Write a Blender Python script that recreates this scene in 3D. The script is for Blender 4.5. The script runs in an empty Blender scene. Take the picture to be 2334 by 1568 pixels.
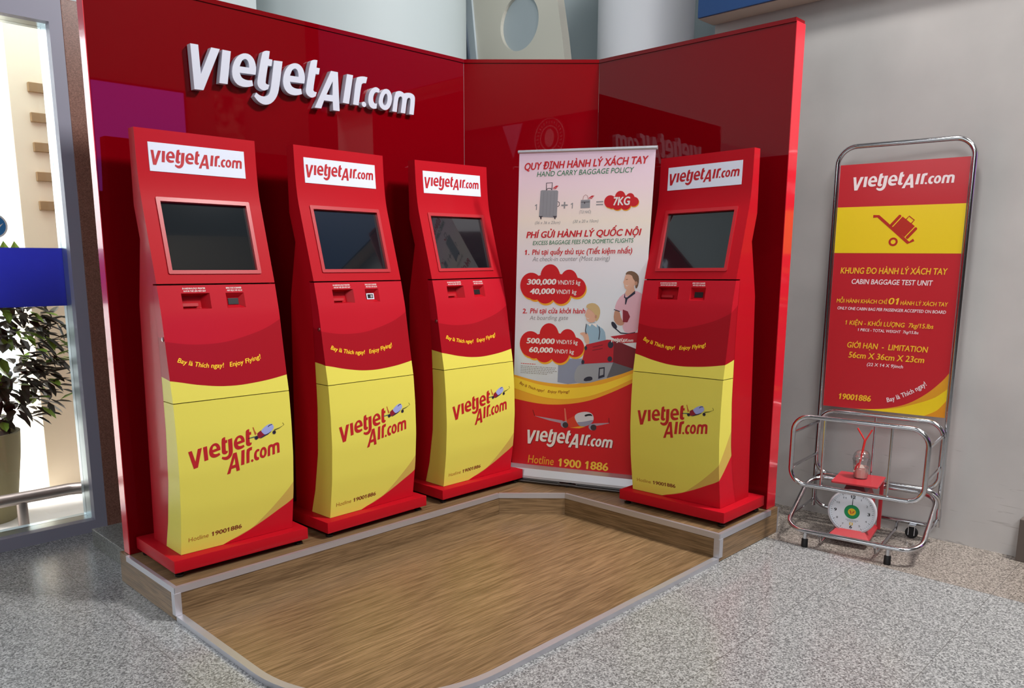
import bpy, bmesh, math, random
from mathutils import Vector, Matrix
from mathutils.geometry import tessellate_polygon
random.seed(7)
sc = bpy.context.scene
COL = sc.collection
PI = math.pi

# ------------------------------------------------------------------ camera
FPX = 1795.592
cam = bpy.data.cameras.new('camera')
cam.sensor_fit = 'HORIZONTAL'
cam.sensor_width = 36.0
cam.lens = FPX / 2334 * 36.0
cam.shift_x = 44.49 / 2334
cam.shift_y = 133.69 / 2334
cam.clip_start = 0.05
camo = bpy.data.objects.new('camera', cam)
COL.objects.link(camo)
_r = Vector((0.70766719, -0.70654503, -0.00112787))
_u = Vector((0.12481359, 0.12344029, 0.98447146))
_f = Vector((0.69543419, 0.69681893, -0.17554106))
camo.matrix_world = Matrix(((_r.x, _u.x, -_f.x, -4.27960204), (_r.y, _u.y, -_f.y, -3.92144357),
                            (_r.z, _u.z, -_f.z, 1.6), (0, 0, 0, 1)))
sc.camera = camo

# ------------------------------------------------------------------ light
sc.view_settings.view_transform = 'Standard'
sc.view_settings.look = 'None'
sc.view_settings.gamma = 1.0
sc.view_settings.use_curve_mapping = False
sc.view_settings.exposure = 0.0
world = bpy.data.worlds.new('world')
sc.world = world
world.use_nodes = True
world.node_tree.nodes['Background'].inputs[0].default_value = (0.92, 0.97, 1.0, 1)
world.node_tree.nodes['Background'].inputs[1].default_value = 0.12


def area(name, loc, target, sx, sy, power, color=(1, 1, 1)):
    l = bpy.data.lights.new(name, 'AREA')
    l.shape = 'RECTANGLE'
    l.size, l.size_y = sx, sy
    l.energy = power
    l.color = color
    o = bpy.data.objects.new(name, l)
    COL.objects.link(o)
    o.location = loc
    d = Vector(target) - Vector(loc)
    o.rotation_euler = d.to_track_quat('-Z', 'Y').to_euler()
    return o


area('right_ceiling_lamp', (0.26, -4.6, 5.9), (-0.3, -2.0, 1.0), 0.6, 0.8, 410, (1.0, 0.97, 0.94))
area('front_fill', (-10.0, -9.0, 8.0), (-0.3, -2.3, 1.0), 4.0, 3.0, 590, (0.97, 0.98, 1.0))  # broad front fill, added behind the camera; stands for no particular lamp
area('left_fill', (-11.0, -2.5, 4.2), (-0.3, -2.3, 1.0), 3.0, 2.5, 85, (0.93, 0.97, 1.0))  # added fill from the left, placed to balance brightness; no known opening there
area('booth_fill', (-1.0, -2.6, 4.5), (-0.6, -1.6, 0.6), 0.5, 0.5, 42, (1.0, 0.98, 0.95))  # small added fill over the booth, not an actual fixture
area('far_wall_fill', (0.5, -8.0, 8.6), (1.0, -10.0, 3.5), 6.0, 1.0, 170, (1.0, 0.97, 0.93))  # added to brighten the far wall for the panel reflections; no known lamp
area('outdoor_daylight', (-5.4, 3.6, 8.6), (-5.0, 4.2, 0.0), 5.0, 3.0, 3600, (0.97, 0.98, 1.0))


# ------------------------------------------------------------------ helpers


def lin(c):
    f = lambda v: (v / 12.92) if v <= 0.04045 else ((v + 0.055) / 1.055) ** 2.4
    return tuple(f(v / 255.0) for v in c) + (1.0,)


MATS = {}


def mat(name, rgb, rough=0.5, metal=0.0, spec=0.5, coat=0.0, coat_rough=0.05, emit=None, alpha=1.0, trans=0.0, ior=1.45):
    m = bpy.data.materials.new(name)
    m.use_nodes = True
    b = m.node_tree.nodes['Principled BSDF']
    b.inputs['Base Color'].default_value = lin(rgb)
    b.inputs['Roughness'].default_value = rough
    b.inputs['Metallic'].default_value = metal
    b.inputs['Specular IOR Level'].default_value = spec
    b.inputs['Coat Weight'].default_value = coat
    b.inputs['Coat Roughness'].default_value = coat_rough
    b.inputs['Transmission Weight'].default_value = trans
    b.inputs['IOR'].default_value = ior
    b.inputs['Alpha'].default_value = alpha
    if emit:
        b.inputs['Emission Color'].default_value = lin(rgb)
        b.inputs['Emission Strength'].default_value = emit
    MATS[name] = m
    return m


def nodes(m):
    return m.node_tree.nodes, m.node_tree.links, m.node_tree.nodes['Principled BSDF']


def tag(o, label=None, cat=None, group=None, kind=None):
    if label: o['label'] = label
    if cat: o['category'] = cat
    if group: o['group'] = group
    if kind: o['kind'] = kind
    return o


def thing(name, label, cat, loc=(0, 0, 0), group=None):
    o = bpy.data.objects.new(name, None)
    COL.objects.link(o)
    o.location = loc
    o.empty_display_size = 0.1
    return tag(o, label, cat, group)


def link(name, me, parent=None):
    o = bpy.data.objects.new(name, me)
    COL.objects.link(o)
    if parent is not None:
        o.parent = parent
        if parent.type == 'EMPTY':
            o.matrix_parent_inverse = Matrix.Translation(-Vector(parent.location))
    return o


def obj(name, bm, mats, parent=None, smooth=False, sharp=math.radians(35)):
    bmesh.ops.recalc_face_normals(bm, faces=bm.faces[:])
    me = bpy.data.meshes.new(name)
    bm.to_mesh(me)
    bm.free()
    for m in (mats if isinstance(mats, (list, tuple)) else [mats]):
        me.materials.append(m)
    if smooth:
        for p in me.polygons: p.use_smooth = True
        try:
            me.set_sharp_from_angle(angle=sharp)
        except Exception:
            pass
    return link(name, me, parent)


def struct(name, bm, mats, parent=None, smooth=False):
    o = obj(name, bm, mats, parent, smooth)
    if parent is None: o['kind'] = 'structure'
    return o


def box(bm, x0, x1, y0, y1, z0, z1, bev=0.0, mi=0, M=None, seg=2):
    co = [(x, y, z) for x in (x0, x1) for y in (y0, y1) for z in (z0, z1)]
    vs = [bm.verts.new(c) for c in co]
    fs = []
    for f in ((0, 1, 3, 2), (4, 6, 7, 5), (0, 4, 5, 1), (2, 3, 7, 6), (0, 2, 6, 4), (1, 5, 7, 3)):
        fc = bm.faces.new([vs[i] for i in f])
        fc.material_index = mi
        fs.append(fc)
    geom = vs
    if bev > 0:
        es = list({e for f in fs for e in f.edges})
        r = bmesh.ops.bevel(bm, geom=es, offset=bev, segments=seg, affect='EDGES', profile=0.6)
        geom = list({v for f in r['faces'] for v in f.verts} | {v for v in vs if v.is_valid})
        for f in r['faces']: f.material_index = mi
        seen = set(geom); stack = list(geom)
        while stack:
            v = stack.pop()
            for e in v.link_edges:
                w = e.other_vert(v)
                if w not in seen: seen.add(w); stack.append(w)
        geom = list(seen)
    if M is not None:
        bmesh.ops.transform(bm, matrix=M, verts=geom)
    return geom


def prism(bm, pts, h0, h1, mapf, mi=0, bev=0.0):
    """closed outline pts (2-D) swept between heights h0 and h1 through mapf(a,b,h)"""
    n = len(pts)
    lo = [bm.verts.new(mapf(a, b, h0)) for a, b in pts]
    hi = [bm.verts.new(mapf(a, b, h1)) for a, b in pts]
    fs = [bm.faces.new(lo[::-1]), bm.faces.new(hi)]
    for i in range(n):
        fs.append(bm.faces.new((lo[i], lo[(i + 1) % n], hi[(i + 1) % n], hi[i])))
    for f in fs: f.material_index = mi
    return fs


def ring_prism(bm, outer, holes, h0, h1, mapf, mi=0):
    """outline with holes, extruded"""
    polys = [outer] + list(holes)
    flat = [p for q in polys for p in q]
    lo = [bm.verts.new(mapf(a, b, h0)) for a, b in flat]
    hi = [bm.verts.new(mapf(a, b, h1)) for a, b in flat]
    for t in tessellate_polygon([[Vector((a, b, 0)) for a, b in q] for q in polys]):
        for vs in (lo, hi):
            try: bm.faces.new([vs[i] for i in t]).material_index = mi
            except ValueError: pass
    k = 0
    for q in polys:
        n = len(q)
        for i in range(n):
            a, b = k + i, k + (i + 1) % n
            bm.faces.new((lo[a], lo[b], hi[b], hi[a])).material_index = mi
        k += n


def tube(bm, path, r, closed=False, n=12, mi=0, cap=True):
    path = [Vector(p) for p in path]
    m = len(path)
    rings = []
    up = None
    for i, p in enumerate(path):
        if closed: t = path[(i + 1) % m] - path[i - 1]
        elif i == 0: t = path[1] - p
        elif i == m - 1: t = p - path[-2]
        else: t = (path[i + 1] - p).normalized() + (p - path[i - 1]).normalized()
        t.normalize()
        if up is None:
            up = t.orthogonal().normalized()
        up = (up - t * up.dot(t)).normalized()
        s = t.cross(up)
        rr = r[i] if isinstance(r, (list, tuple)) else r
        rings.append([bm.verts.new(p + (up * math.cos(2 * PI * k / n) + s * math.sin(2 * PI * k / n)) * rr) for k in range(n)])
    if closed:
        # align the seam ring
        best = min(range(n), key=lambda k: (rings[0][k].co - rings[-1][0].co).length)
        first = rings[0][best:] + rings[0][:best]
    for i in range(m - 1 + (1 if closed else 0)):
        a = rings[i]
        b = rings[i + 1] if i + 1 < m else first
        for k in range(n):
            f = bm.faces.new((a[k], a[(k + 1) % n], b[(k + 1) % n], b[k]))
            f.material_index = mi
    if cap and not closed:
        bm.faces.new(rings[0][::-1]).material_index = mi
        bm.faces.new(rings[-1]).material_index = mi


def lathe(bm, prof, M=None, n=32, mi=0, capb=True, capt=True):
    rings = []
    for r, z in prof:
        rings.append([bm.verts.new((r * math.cos(2 * PI * k / n), r * math.sin(2 * PI * k / n), z)) for k in range(n)])
    for a, b in zip(rings, rings[1:]):
        for k in range(n):
            bm.faces.new((a[k], a[(k + 1) % n], b[(k + 1) % n], b[k])).material_index = mi
    if capb: bm.faces.new(rings[0][::-1]).material_index = mi
    if capt: bm.faces.new(rings[-1]).material_index = mi
    if M is not None:
        bmesh.ops.transform(bm, matrix=M, verts=[v for r in rings for v in r])


def round_rect(a0, a1, b0, b1, r, n=6):
    out = []
    for cx, cy, s in ((a1 - r, b1 - r, 0), (a0 + r, b1 - r, 1), (a0 + r, b0 + r, 2), (a1 - r, b0 + r, 3)):
        for k in range(n + 1):
            t = PI / 2 * (s + k / n)
            out.append((cx + r * math.cos(t), cy + r * math.sin(t)))
    return out


def smooth_closed(pts, it=2, corners=()):
    """Chaikin corner cutting on a closed outline, keeping listed corners"""
    keep = [i in corners for i in range(len(pts))]
    for _ in range(it):
        q, k2 = [], []
        n = len(pts)
        for i in range(n):
            p0, p1, p2 = Vector(pts[i - 1]), Vector(pts[i]), Vector(pts[(i + 1) % n])
            if keep[i]:
                q.append(tuple(p1)); k2.append(True)
            else:
                q.append(tuple(p1 * .75 + p0 * .25)); q.append(tuple(p1 * .75 + p2 * .25)); k2 += [False, False]
        pts, keep = q, k2
    return pts


_tc = {}


def _adv(c, o, body):
    # right edge of the last glyph of a string that holds spaces
    c.body = body.translate(HORN); c.shear = 0.0
    me = bpy.data.meshes.new_from_object(o.evaluated_get(_dg()))
    x = max(v.co.x for v in me.vertices)
    bpy.data.meshes.remove(me)
    return x


def _dg():
    bpy.context.view_layer.update()
    return bpy.context.evaluated_depsgraph_get()


HORN = str.maketrans('ƠơỚớỞởỢợ', 'OoÓóỎỏỌọ')


def text2d(body, off=0.0, shear=0.0, res=3):
    key = (body, off, shear, res)
    if key in _tc: return _tc[key]
    c = bpy.data.curves.new('glyphs', 'FONT')
    c.body = body.translate(HORN)
    c.offset = off
    c.shear = shear
    c.resolution_u = res
    o = bpy.data.objects.new('glyphs', c)
    COL.objects.link(o)
    dg = bpy.context.evaluated_depsgraph_get()
    me = bpy.data.meshes.new_from_object(o.evaluated_get(dg))
    V = [(v.co.x, v.co.y) for v in me.vertices]
    F = [tuple(p.vertices) for p in me.polygons]
    bpy.data.meshes.remove(me)
    if '1' in body and len(body) > 1:
        bar, _ = text2d('1', 0.0, 0.0, res)
        bw = max(v[0] for v in bar) - min(v[0] for v in bar); th = max(v[1] for v in bar); b0 = min(v[0] for v in bar)
        for i, ch in enumerate(body):
            if ch != '1': continue
            xr = _adv(c, o, body[:i + 1])
            xl = xr - bw
            base = len(V)
            for x, y in ((xl + .01, th), (xl - .13, th - .17), (xl - .10, th - .235), (xl + .01, th - .15)):
                V.append((x + shear * y, y))
            F.append((base, base + 1, base + 2, base + 3))
    for i, ch in enumerate(body):
        if ch not in 'ƠơỚớỞởỢợ': continue
        xr = _adv(c, o, body[:i + 1])
        H = .70 if ch.isupper() else .47
        base = len(V)
        for x, y in ((xr - .10, H * .80), (xr + .03, H * .88), (xr + .045, H * 1.06), (xr + .10, H * 1.06), (xr + .095, H * .86), (xr + .05, H * .74), (xr - .05, H * .70)):
            V.append((x + shear * y, y))
        F.append(tuple(range(base, base + 7)))
    bpy.data.objects.remove(o)
    bpy.data.curves.remove(c)
    _tc[key] = (V, F)
    return V, F




def bolds(b):
    if b <= 0: return [(0, 0)]
    return [(0, 0), (b, 0), (-b, 0), (0, b * .6), (0, -b * .6)]


CAPH = max(v[1] for v in text2d('H')[0])


class Sheet:
    """flat printed shapes in 2-D, later laid on a surface by a mapping (a, b, layer height) -> point"""

    def __init__(s):
        s.bm = bmesh.new(); s.mats = []

    def mi(s, m):
        if m not in s.mats: s.mats.append(m)
        return s.mats.index(m)

    def poly(s, pts, m, h=0.0004, holes=()):
        polys = [list(pts)] + [list(q) for q in holes]
        vs = [s.bm.verts.new((a, b, h)) for q in polys for a, b in q]
        for t in tessellate_polygon([[Vector((a, b, 0)) for a, b in q] for q in polys]):
            try: s.bm.faces.new([vs[i] for i in t]).material_index = s.mi(m)
            except ValueError: pass
        return s

    def disc(s, cx, cy, r, m, h=0.0004, n=28, ry=None, rin=None):
        ry = r if ry is None else ry
        c = [(cx + r * math.cos(2 * PI * k / n), cy + ry * math.sin(2 * PI * k / n)) for k in range(n)]
        hole = []
        if rin: hole = [[(cx + rin * math.cos(2 * PI * k / n), cy + rin * ry / r * math.sin(2 * PI * k / n)) for k in range(n)]]
        return s.poly(c, m, h, hole)

    def line(s, p, q, w, m, h=0.0004):
        p, q = Vector(p), Vector(q)
        d = (q - p).normalized(); n = Vector((-d.y, d.x)) * w / 2
        return s.poly([tuple(p + n), tuple(q + n), tuple(q - n), tuple(p - n)], m, h)

    def stroke(s, pts, w, m, h=0.0004):
        P = [Vector(p) for p in pts]
        L, R = [], []
        for i, p in enumerate(P):
            t = (P[min(i + 1, len(P) - 1)] - P[max(i - 1, 0)]).normalized()
            n = Vector((-t.y, t.x)) * w / 2
            L.append(tuple(p + n)); R.append(tuple(p - n))
        for i in range(len(P) - 1):
            s.poly([L[i], L[i + 1], R[i + 1], R[i]], m, h)
        return s

    def text(s, body, BL, BR, cap, m, h=0.0008, bold=0.0, shear=0.0, res=3):
        """baseline from BL to BR, capital height cap"""
        V, F = text2d(body, 0.0, shear, res)
        if not V: return s
        x0, x1 = min(v[0] for v in V), max(v[0] for v in V)
        BL, BR = Vector(BL), Vector(BR)
        d = BR - BL; L = d.length; d.normalize(); n = Vector((-d.y, d.x))
        kx, ky = L / (x1 - x0), cap / CAPH
        for q_, (ox, oy) in enumerate(bolds(bold)):
            hh = h + q_ * .00007
            vs = [s.bm.verts.new((*(BL + d * (x + ox - x0) * kx + n * (y + oy) * ky), hh)) for x, y in V]
            for f in F:
                try: s.bm.faces.new([vs[i] for i in f]).material_index = s.mi(m)
                except ValueError: pass
        return s

    def arc_text(s, body, curve, cap, m, h=0.0008, bold=0.0, shear=0.0):
        """text whose baseline follows a quadratic curve through three points"""
        V0, F = text2d(body, 0.0, shear)
        x0, x1 = min(v[0] for v in V0), max(v[0] for v in V0)
        p0, p1, p2 = [Vector(p) for p in curve]
        c = p1 * 2 - (p0 + p2) / 2
        for q_, (ox, oy) in enumerate(bolds(bold)):
            vs = []
            for x, y in V0:
                t = (x + ox - x0) / (x1 - x0)
                P = p0 * (1 - t) ** 2 + c * 2 * t * (1 - t) + p2 * t * t
                d = ((c - p0) * (1 - t) + (p2 - c) * t).normalized()
                vs.append(s.bm.verts.new((*(P + Vector((-d.y, d.x)) * (y + oy) * cap / CAPH), h + q_ * .00007)))
            for f in F:
                try: s.bm.faces.new([vs[i] for i in f]).material_index = s.mi(m)
                except ValueError: pass
        return s

    def logo(s, A, keys, m, h=0.0008):
        for k in keys:
            for out, holes in LOGO[k]:
                f = lambda q: [(A[0][0] * x + A[0][1] * y + A[0][2], A[1][0] * x + A[1][1] * y + A[1][2]) for x, y in q]
                s.poly(f(out), m, h, [f(q) for q in holes])
        return s

    def build(s, name, mapf, parent, cuts=()):
        bm = s.bm
        for z in cuts:
            bmesh.ops.bisect_plane(bm, geom=bm.verts[:] + bm.edges[:] + bm.faces[:], plane_co=(0, z, 0), plane_no=(0, 1, 0))
        for v in bm.verts: v.co = mapf(v.co.x, v.co.y, v.co.z)
        me = bpy.data.meshes.new(name)
        bm.to_mesh(me); bm.free()
        for m in s.mats: me.materials.append(m)
        return link(name, me, parent)


# ------------------------------------------------------------------ logo letter outlines (metres, as on the wall sign)
_e_o = [(-2.114, 2.55), (-2.108, 2.579), (-2.112, 2.609), (-2.123, 2.631), (-2.144, 2.645), (-2.171, 2.645), (-2.196, 2.634), (-2.219, 2.612), (-2.235, 2.583), (-2.243, 2.552), (-2.243, 2.523), (-2.233, 2.5), (-2.213, 2.484), (-2.182, 2.48), (-2.154, 2.485), (-2.131, 2.494), (-2.135, 2.52), (-2.158, 2.516), (-2.18, 2.518), (-2.195, 2.526), (-2.202, 2.546)]
_e_h = [(-2.2, 2.577), (-2.191, 2.598), (-2.181, 2.612), (-2.166, 2.619), (-2.154, 2.613), (-2.148, 2.597), (-2.148, 2.579)]
_t_o = [(-2.072, 2.663), (-2.059, 2.674), (-2.043, 2.679), (-2.026, 2.679), (-2.034, 2.64), (-2.013, 2.64), (-2.02, 2.607), (-2.041, 2.606), (-2.06, 2.523), (-2.056, 2.513), (-2.038, 2.512), (-2.046, 2.49), (-2.065, 2.48), (-2.081, 2.48), (-2.099, 2.489), (-2.107, 2.505), (-2.105, 2.525)]
_j_o = [(-2.004, 2.638), (-1.954, 2.641), (-1.981, 2.504), (-1.992, 2.469), (-2.012, 2.438), (-2.04, 2.416), (-2.066, 2.409), (-2.089, 2.412), (-2.11, 2.423), (-2.128, 2.443), (-2.116, 2.463), (-2.093, 2.45), (-2.067, 2.449), (-2.045, 2.461), (-2.034, 2.484), (-2.026, 2.52)]
_A_o = [(-1.654, 2.642), (-1.609, 2.642), (-1.606, 2.436), (-1.648, 2.435), (-1.649, 2.481), (-1.706, 2.48), (-1.726, 2.435), (-1.768, 2.434)]
_A_h = [(-1.645, 2.589), (-1.649, 2.515), (-1.689, 2.513)]
_r_o = [(-1.487, 2.631), (-1.462, 2.642), (-1.434, 2.647), (-1.408, 2.646), (-1.419, 2.612), (-1.440, 2.611), (-1.452, 2.599), (-1.475, 2.484), (-1.513, 2.484)]
_c_o = [(-1.322, 2.592), (-1.339, 2.601), (-1.358, 2.6), (-1.381, 2.586), (-1.399, 2.561), (-1.407, 2.528), (-1.405, 2.502), (-1.392, 2.484), (-1.37, 2.478), (-1.349, 2.483), (-1.344, 2.512), (-1.359, 2.508), (-1.37, 2.519), (-1.371, 2.541), (-1.363, 2.563), (-1.35, 2.575), (-1.329, 2.573)]
_o_o = [(-1.332, 2.529), (-1.317, 2.572), (-1.292, 2.598), (-1.267, 2.604), (-1.244, 2.594), (-1.231, 2.561), (-1.238, 2.524), (-1.258, 2.493), (-1.286, 2.480), (-1.314, 2.488), (-1.330, 2.506)]
_o_h = [(-1.301, 2.536), (-1.291, 2.564), (-1.277, 2.578), (-1.266, 2.569), (-1.266, 2.541), (-1.275, 2.516), (-1.288, 2.506), (-1.3, 2.516)]
_m_o = [(-1.21, 2.592), (-1.184, 2.604), (-1.16, 2.605), (-1.141, 2.596), (-1.114, 2.604), (-1.084, 2.605), (-1.062, 2.595), (-1.056, 2.576), (-1.07, 2.482), (-1.104, 2.482), (-1.091, 2.565), (-1.097, 2.577), (-1.111, 2.575), (-1.121, 2.561), (-1.135, 2.482), (-1.17, 2.482), (-1.154, 2.562), (-1.159, 2.575), (-1.175, 2.574), (-1.186, 2.561), (-1.2, 2.482), (-1.233, 2.482)]
_sh = lambda q, dx, dy=0.0: [(a + dx, b + dy) for a, b in q]
LOGO = {
    'V': [([(-2.453, 2.641), (-2.413, 2.642), (-2.408, 2.508), (-2.347, 2.641), (-2.302, 2.641), (-2.400, 2.434), (-2.446, 2.432)], [])],
    'I': [([(-2.288, 2.641), (-2.244, 2.641), (-2.271, 2.481), (-2.315, 2.480)], [])],
    'e': [(smooth_closed(_e_o, 1, (0, 15, 16, 20)), [smooth_closed(_e_h, 1, (0, 6))])],
    't': [(smooth_closed(_t_o, 1, (3, 4, 5, 6, 7, 10, 11)), [])],
    'j': [(smooth_closed(_j_o, 1, (0, 1, 9, 10)), [])],
    'A': [(_A_o, [_A_h])],
    'I2': [([(-1.548, 2.642), (-1.507, 2.642), (-1.541, 2.483), (-1.583, 2.484)], [])],
    'r': [(smooth_closed(_r_o, 1, (3, 4, 7, 8)), [])],
    'dot': [([(-1.437 + .0155 * math.cos(k * PI / 8), 2.4945 + .0145 * math.sin(k * PI / 8)) for k in range(16)], [])],
    'c': [(smooth_closed(_c_o, 1, (0, 9, 10, 16)), [])],
    'o': [(smooth_closed(_o_o, 1), [smooth_closed(_o_h, 1)])],
    'm': [(smooth_closed(_m_o, 1, (8, 9, 14, 15, 20, 21, 3)), [])],
}
LOGO['e2'] = [(_sh(LOGO['e'][0][0], .287), [_sh(LOGO['e'][0][1][0], .287)])]
LOGO['t2'] = [(_sh(LOGO['t'][0][0], .287, .004), [])]
LINE1 = ('V', 'I', 'e', 't', 'j', 'e2', 't2')
LINE2 = ('A', 'I2', 'r', 'dot', 'c', 'o', 'm')

# ------------------------------------------------------------------ materials
panel_red = mat('panel_red', (110, 1, 10), .5, coat=.8, coat_rough=.015, spec=.0)
panel_edge = mat('panel_edge', (206, 26, 44), .3, coat=.6, coat_rough=.1)
paint_red = mat('paint_red', (172, 13, 28), .5, coat=.12, coat_rough=.12, spec=.12)
lip_red = mat('lip_red', (172, 16, 30), .42, coat=.25, coat_rough=.2)
white_acr = mat('white_acrylic', (190, 194, 208), .4, coat=.2)
sign_white = mat('sign_white', (214, 221, 236), .35, coat=.25)
logo_red = mat('logo_red', (176, 24, 34), .45)
print_white = mat('print_white', (238, 236, 234), .5)
print_yel = mat('print_yellow', (246, 205, 40), .5)
dark_print = mat('print_brown', (120, 45, 25), .5)
tan_print = mat('print_tan', (170, 110, 40), .5)
black = mat('black_plastic', (14, 13, 14), .4)
rubber = mat('black_rubber', (20, 20, 21), .6)
screen_m = mat('dark_glass', (15, 21, 26), .06, spec=.6, coat=1.0, coat_rough=.02)
gap_m = mat('dark_gap', (50, 3, 6), .6)
chrome = mat('polished_steel', (205, 205, 208), .13, metal=1.0)
alu = mat('brushed_aluminium', (200, 200, 206), .42, metal=.75)
zinc = mat('lock_metal', (190, 185, 180), .3, metal=1.0)
frame_grey = mat('grey_frame_paint', (132, 132, 148), .45)
frame_alu = mat('reveal_aluminium', (170, 185, 190), .28, metal=.8)
wall_grey = mat('column_grey_paint', (178, 190, 192), .6)
white_paint = mat('column_white_paint', (240, 242, 248), .5)
beam_cream = mat('beam_cream_paint', (216, 213, 200), .55)
beam_blue = mat('beam_blue_paint', (86, 98, 112), .5)
beam_light = mat('beam_pale_blue', (186, 198, 206), .5)
disc_grey = mat('disc_grey_paint', (176, 188, 194), .6)
sign_blue = mat('fascia_blue', (28, 62, 110), .4)
beige = mat('beige_soffit', (206, 186, 170), .6)
door_brown = mat('brown_jamb', (96, 86, 80), .5)

# wood: long fibres along one axis, boards across it


def wood(name, along, c1=(108, 85, 58), c2=(140, 112, 80), board=0.19):
    m = mat(name, c1, .42, spec=.4, coat=.15, coat_rough=.25)
    N, L, b = nodes(m)
    tc = N.new('ShaderNodeTexCoord')
    mp = N.new('ShaderNodeMapping')
    if along == 'y': mp.inputs['Rotation'].default_value = (0, 0, PI / 2)
    L.new(tc.outputs['Object'], mp.inputs[0])
    sep = N.new('ShaderNodeSeparateXYZ'); L.new(mp.outputs[0], sep.inputs[0])
    # board index from the across coordinate (plus height for risers)
    add = N.new('ShaderNodeMath'); add.operation = 'ADD'
    L.new(sep.outputs[1], add.inputs[0]); L.new(sep.outputs[2], add.inputs[1])
    dv = N.new('ShaderNodeMath'); dv.operation = 'DIVIDE'; dv.inputs[1].default_value = board
    L.new(add.outputs[0], dv.inputs[0])
    fl = N.new('ShaderNodeMath'); fl.operation = 'FLOOR'; L.new(dv.outputs[0], fl.inputs[0])
    wn = N.new('ShaderNodeTexWhiteNoise'); wn.noise_dimensions = '1D'; L.new(fl.outputs[0], wn.inputs['W'])
    sh = N.new('ShaderNodeMath'); sh.operation = 'MULTIPLY_ADD'; sh.inputs[1].default_value = 7.0
    L.new(wn.outputs[0], sh.inputs[0]); L.new(sep.outputs[0], sh.inputs[2])
    cmb = N.new('ShaderNodeCombineXYZ')
    L.new(sh.outputs[0], cmb.inputs[0]); L.new(sep.outputs[1], cmb.inputs[1]); L.new(sep.outputs[2], cmb.inputs[2])
    mp2 = N.new('ShaderNodeMapping'); mp2.inputs['Scale'].default_value = (1.0, 16, 16)
    L.new(cmb.outputs[0], mp2.inputs[0])
    n1 = N.new('ShaderNodeTexNoise'); n1.inputs['Scale'].default_value = 2.6; n1.inputs['Detail'].default_value = 8
    n1.inputs['Roughness'].default_value = .68; n1.inputs['Distortion'].default_value = .6
    L.new(mp2.outputs[0], n1.inputs[0])
    mp3 = N.new('ShaderNodeMapping'); mp3.inputs['Scale'].default_value = (2.2, 70, 70)
    L.new(cmb.outputs[0], mp3.inputs[0])
    n2 = N.new('ShaderNodeTexNoise'); n2.inputs['Scale'].default_value = 3.0; n2.inputs['Detail'].default_value = 4
    L.new(mp3.outputs[0], n2.inputs[0])
    mx = N.new('ShaderNodeMix'); mx.data_type = 'FLOAT'; mx.inputs[0].default_value = .55
    L.new(n1.outputs[0], mx.inputs[2]); L.new(n2.outputs[0], mx.inputs[3])
    rp = N.new('ShaderNodeValToRGB')
    e = rp.color_ramp.elements
    e[0].position = .26; e[0].color = lin((92, 68, 42))
    e[1].position = .78; e[1].color = lin((166, 136, 100))
    a = e.new(.44); a.color = lin(c1)
    a = e.new(.56); a.color = lin(c2)
    L.new(mx.outputs[0], rp.inputs[0])
    hv = N.new('ShaderNodeHueSaturation')
    mr = N.new('ShaderNodeMapRange'); mr.inputs[3].default_value = .84; mr.inputs[4].default_value = 1.1
    L.new(wn.outputs[0], mr.inputs[0]); L.new(mr.outputs[0], hv.inputs['Value']); L.new(rp.outputs[0], hv.inputs['Color'])
    L.new(hv.outputs[0], b.inputs['Base Color'])
    bp = N.new('ShaderNodeBump'); bp.inputs['Strength'].default_value = .08; bp.inputs['Distance'].default_value = .002
    L.new(mx.outputs[0], bp.inputs['Height']); L.new(bp.outputs[0], b.inputs['Normal'])
    return m


wood_x = wood('oak_boards_lengthwise', 'x')
wood_y = wood('oak_boards_crosswise', 'y')


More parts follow.
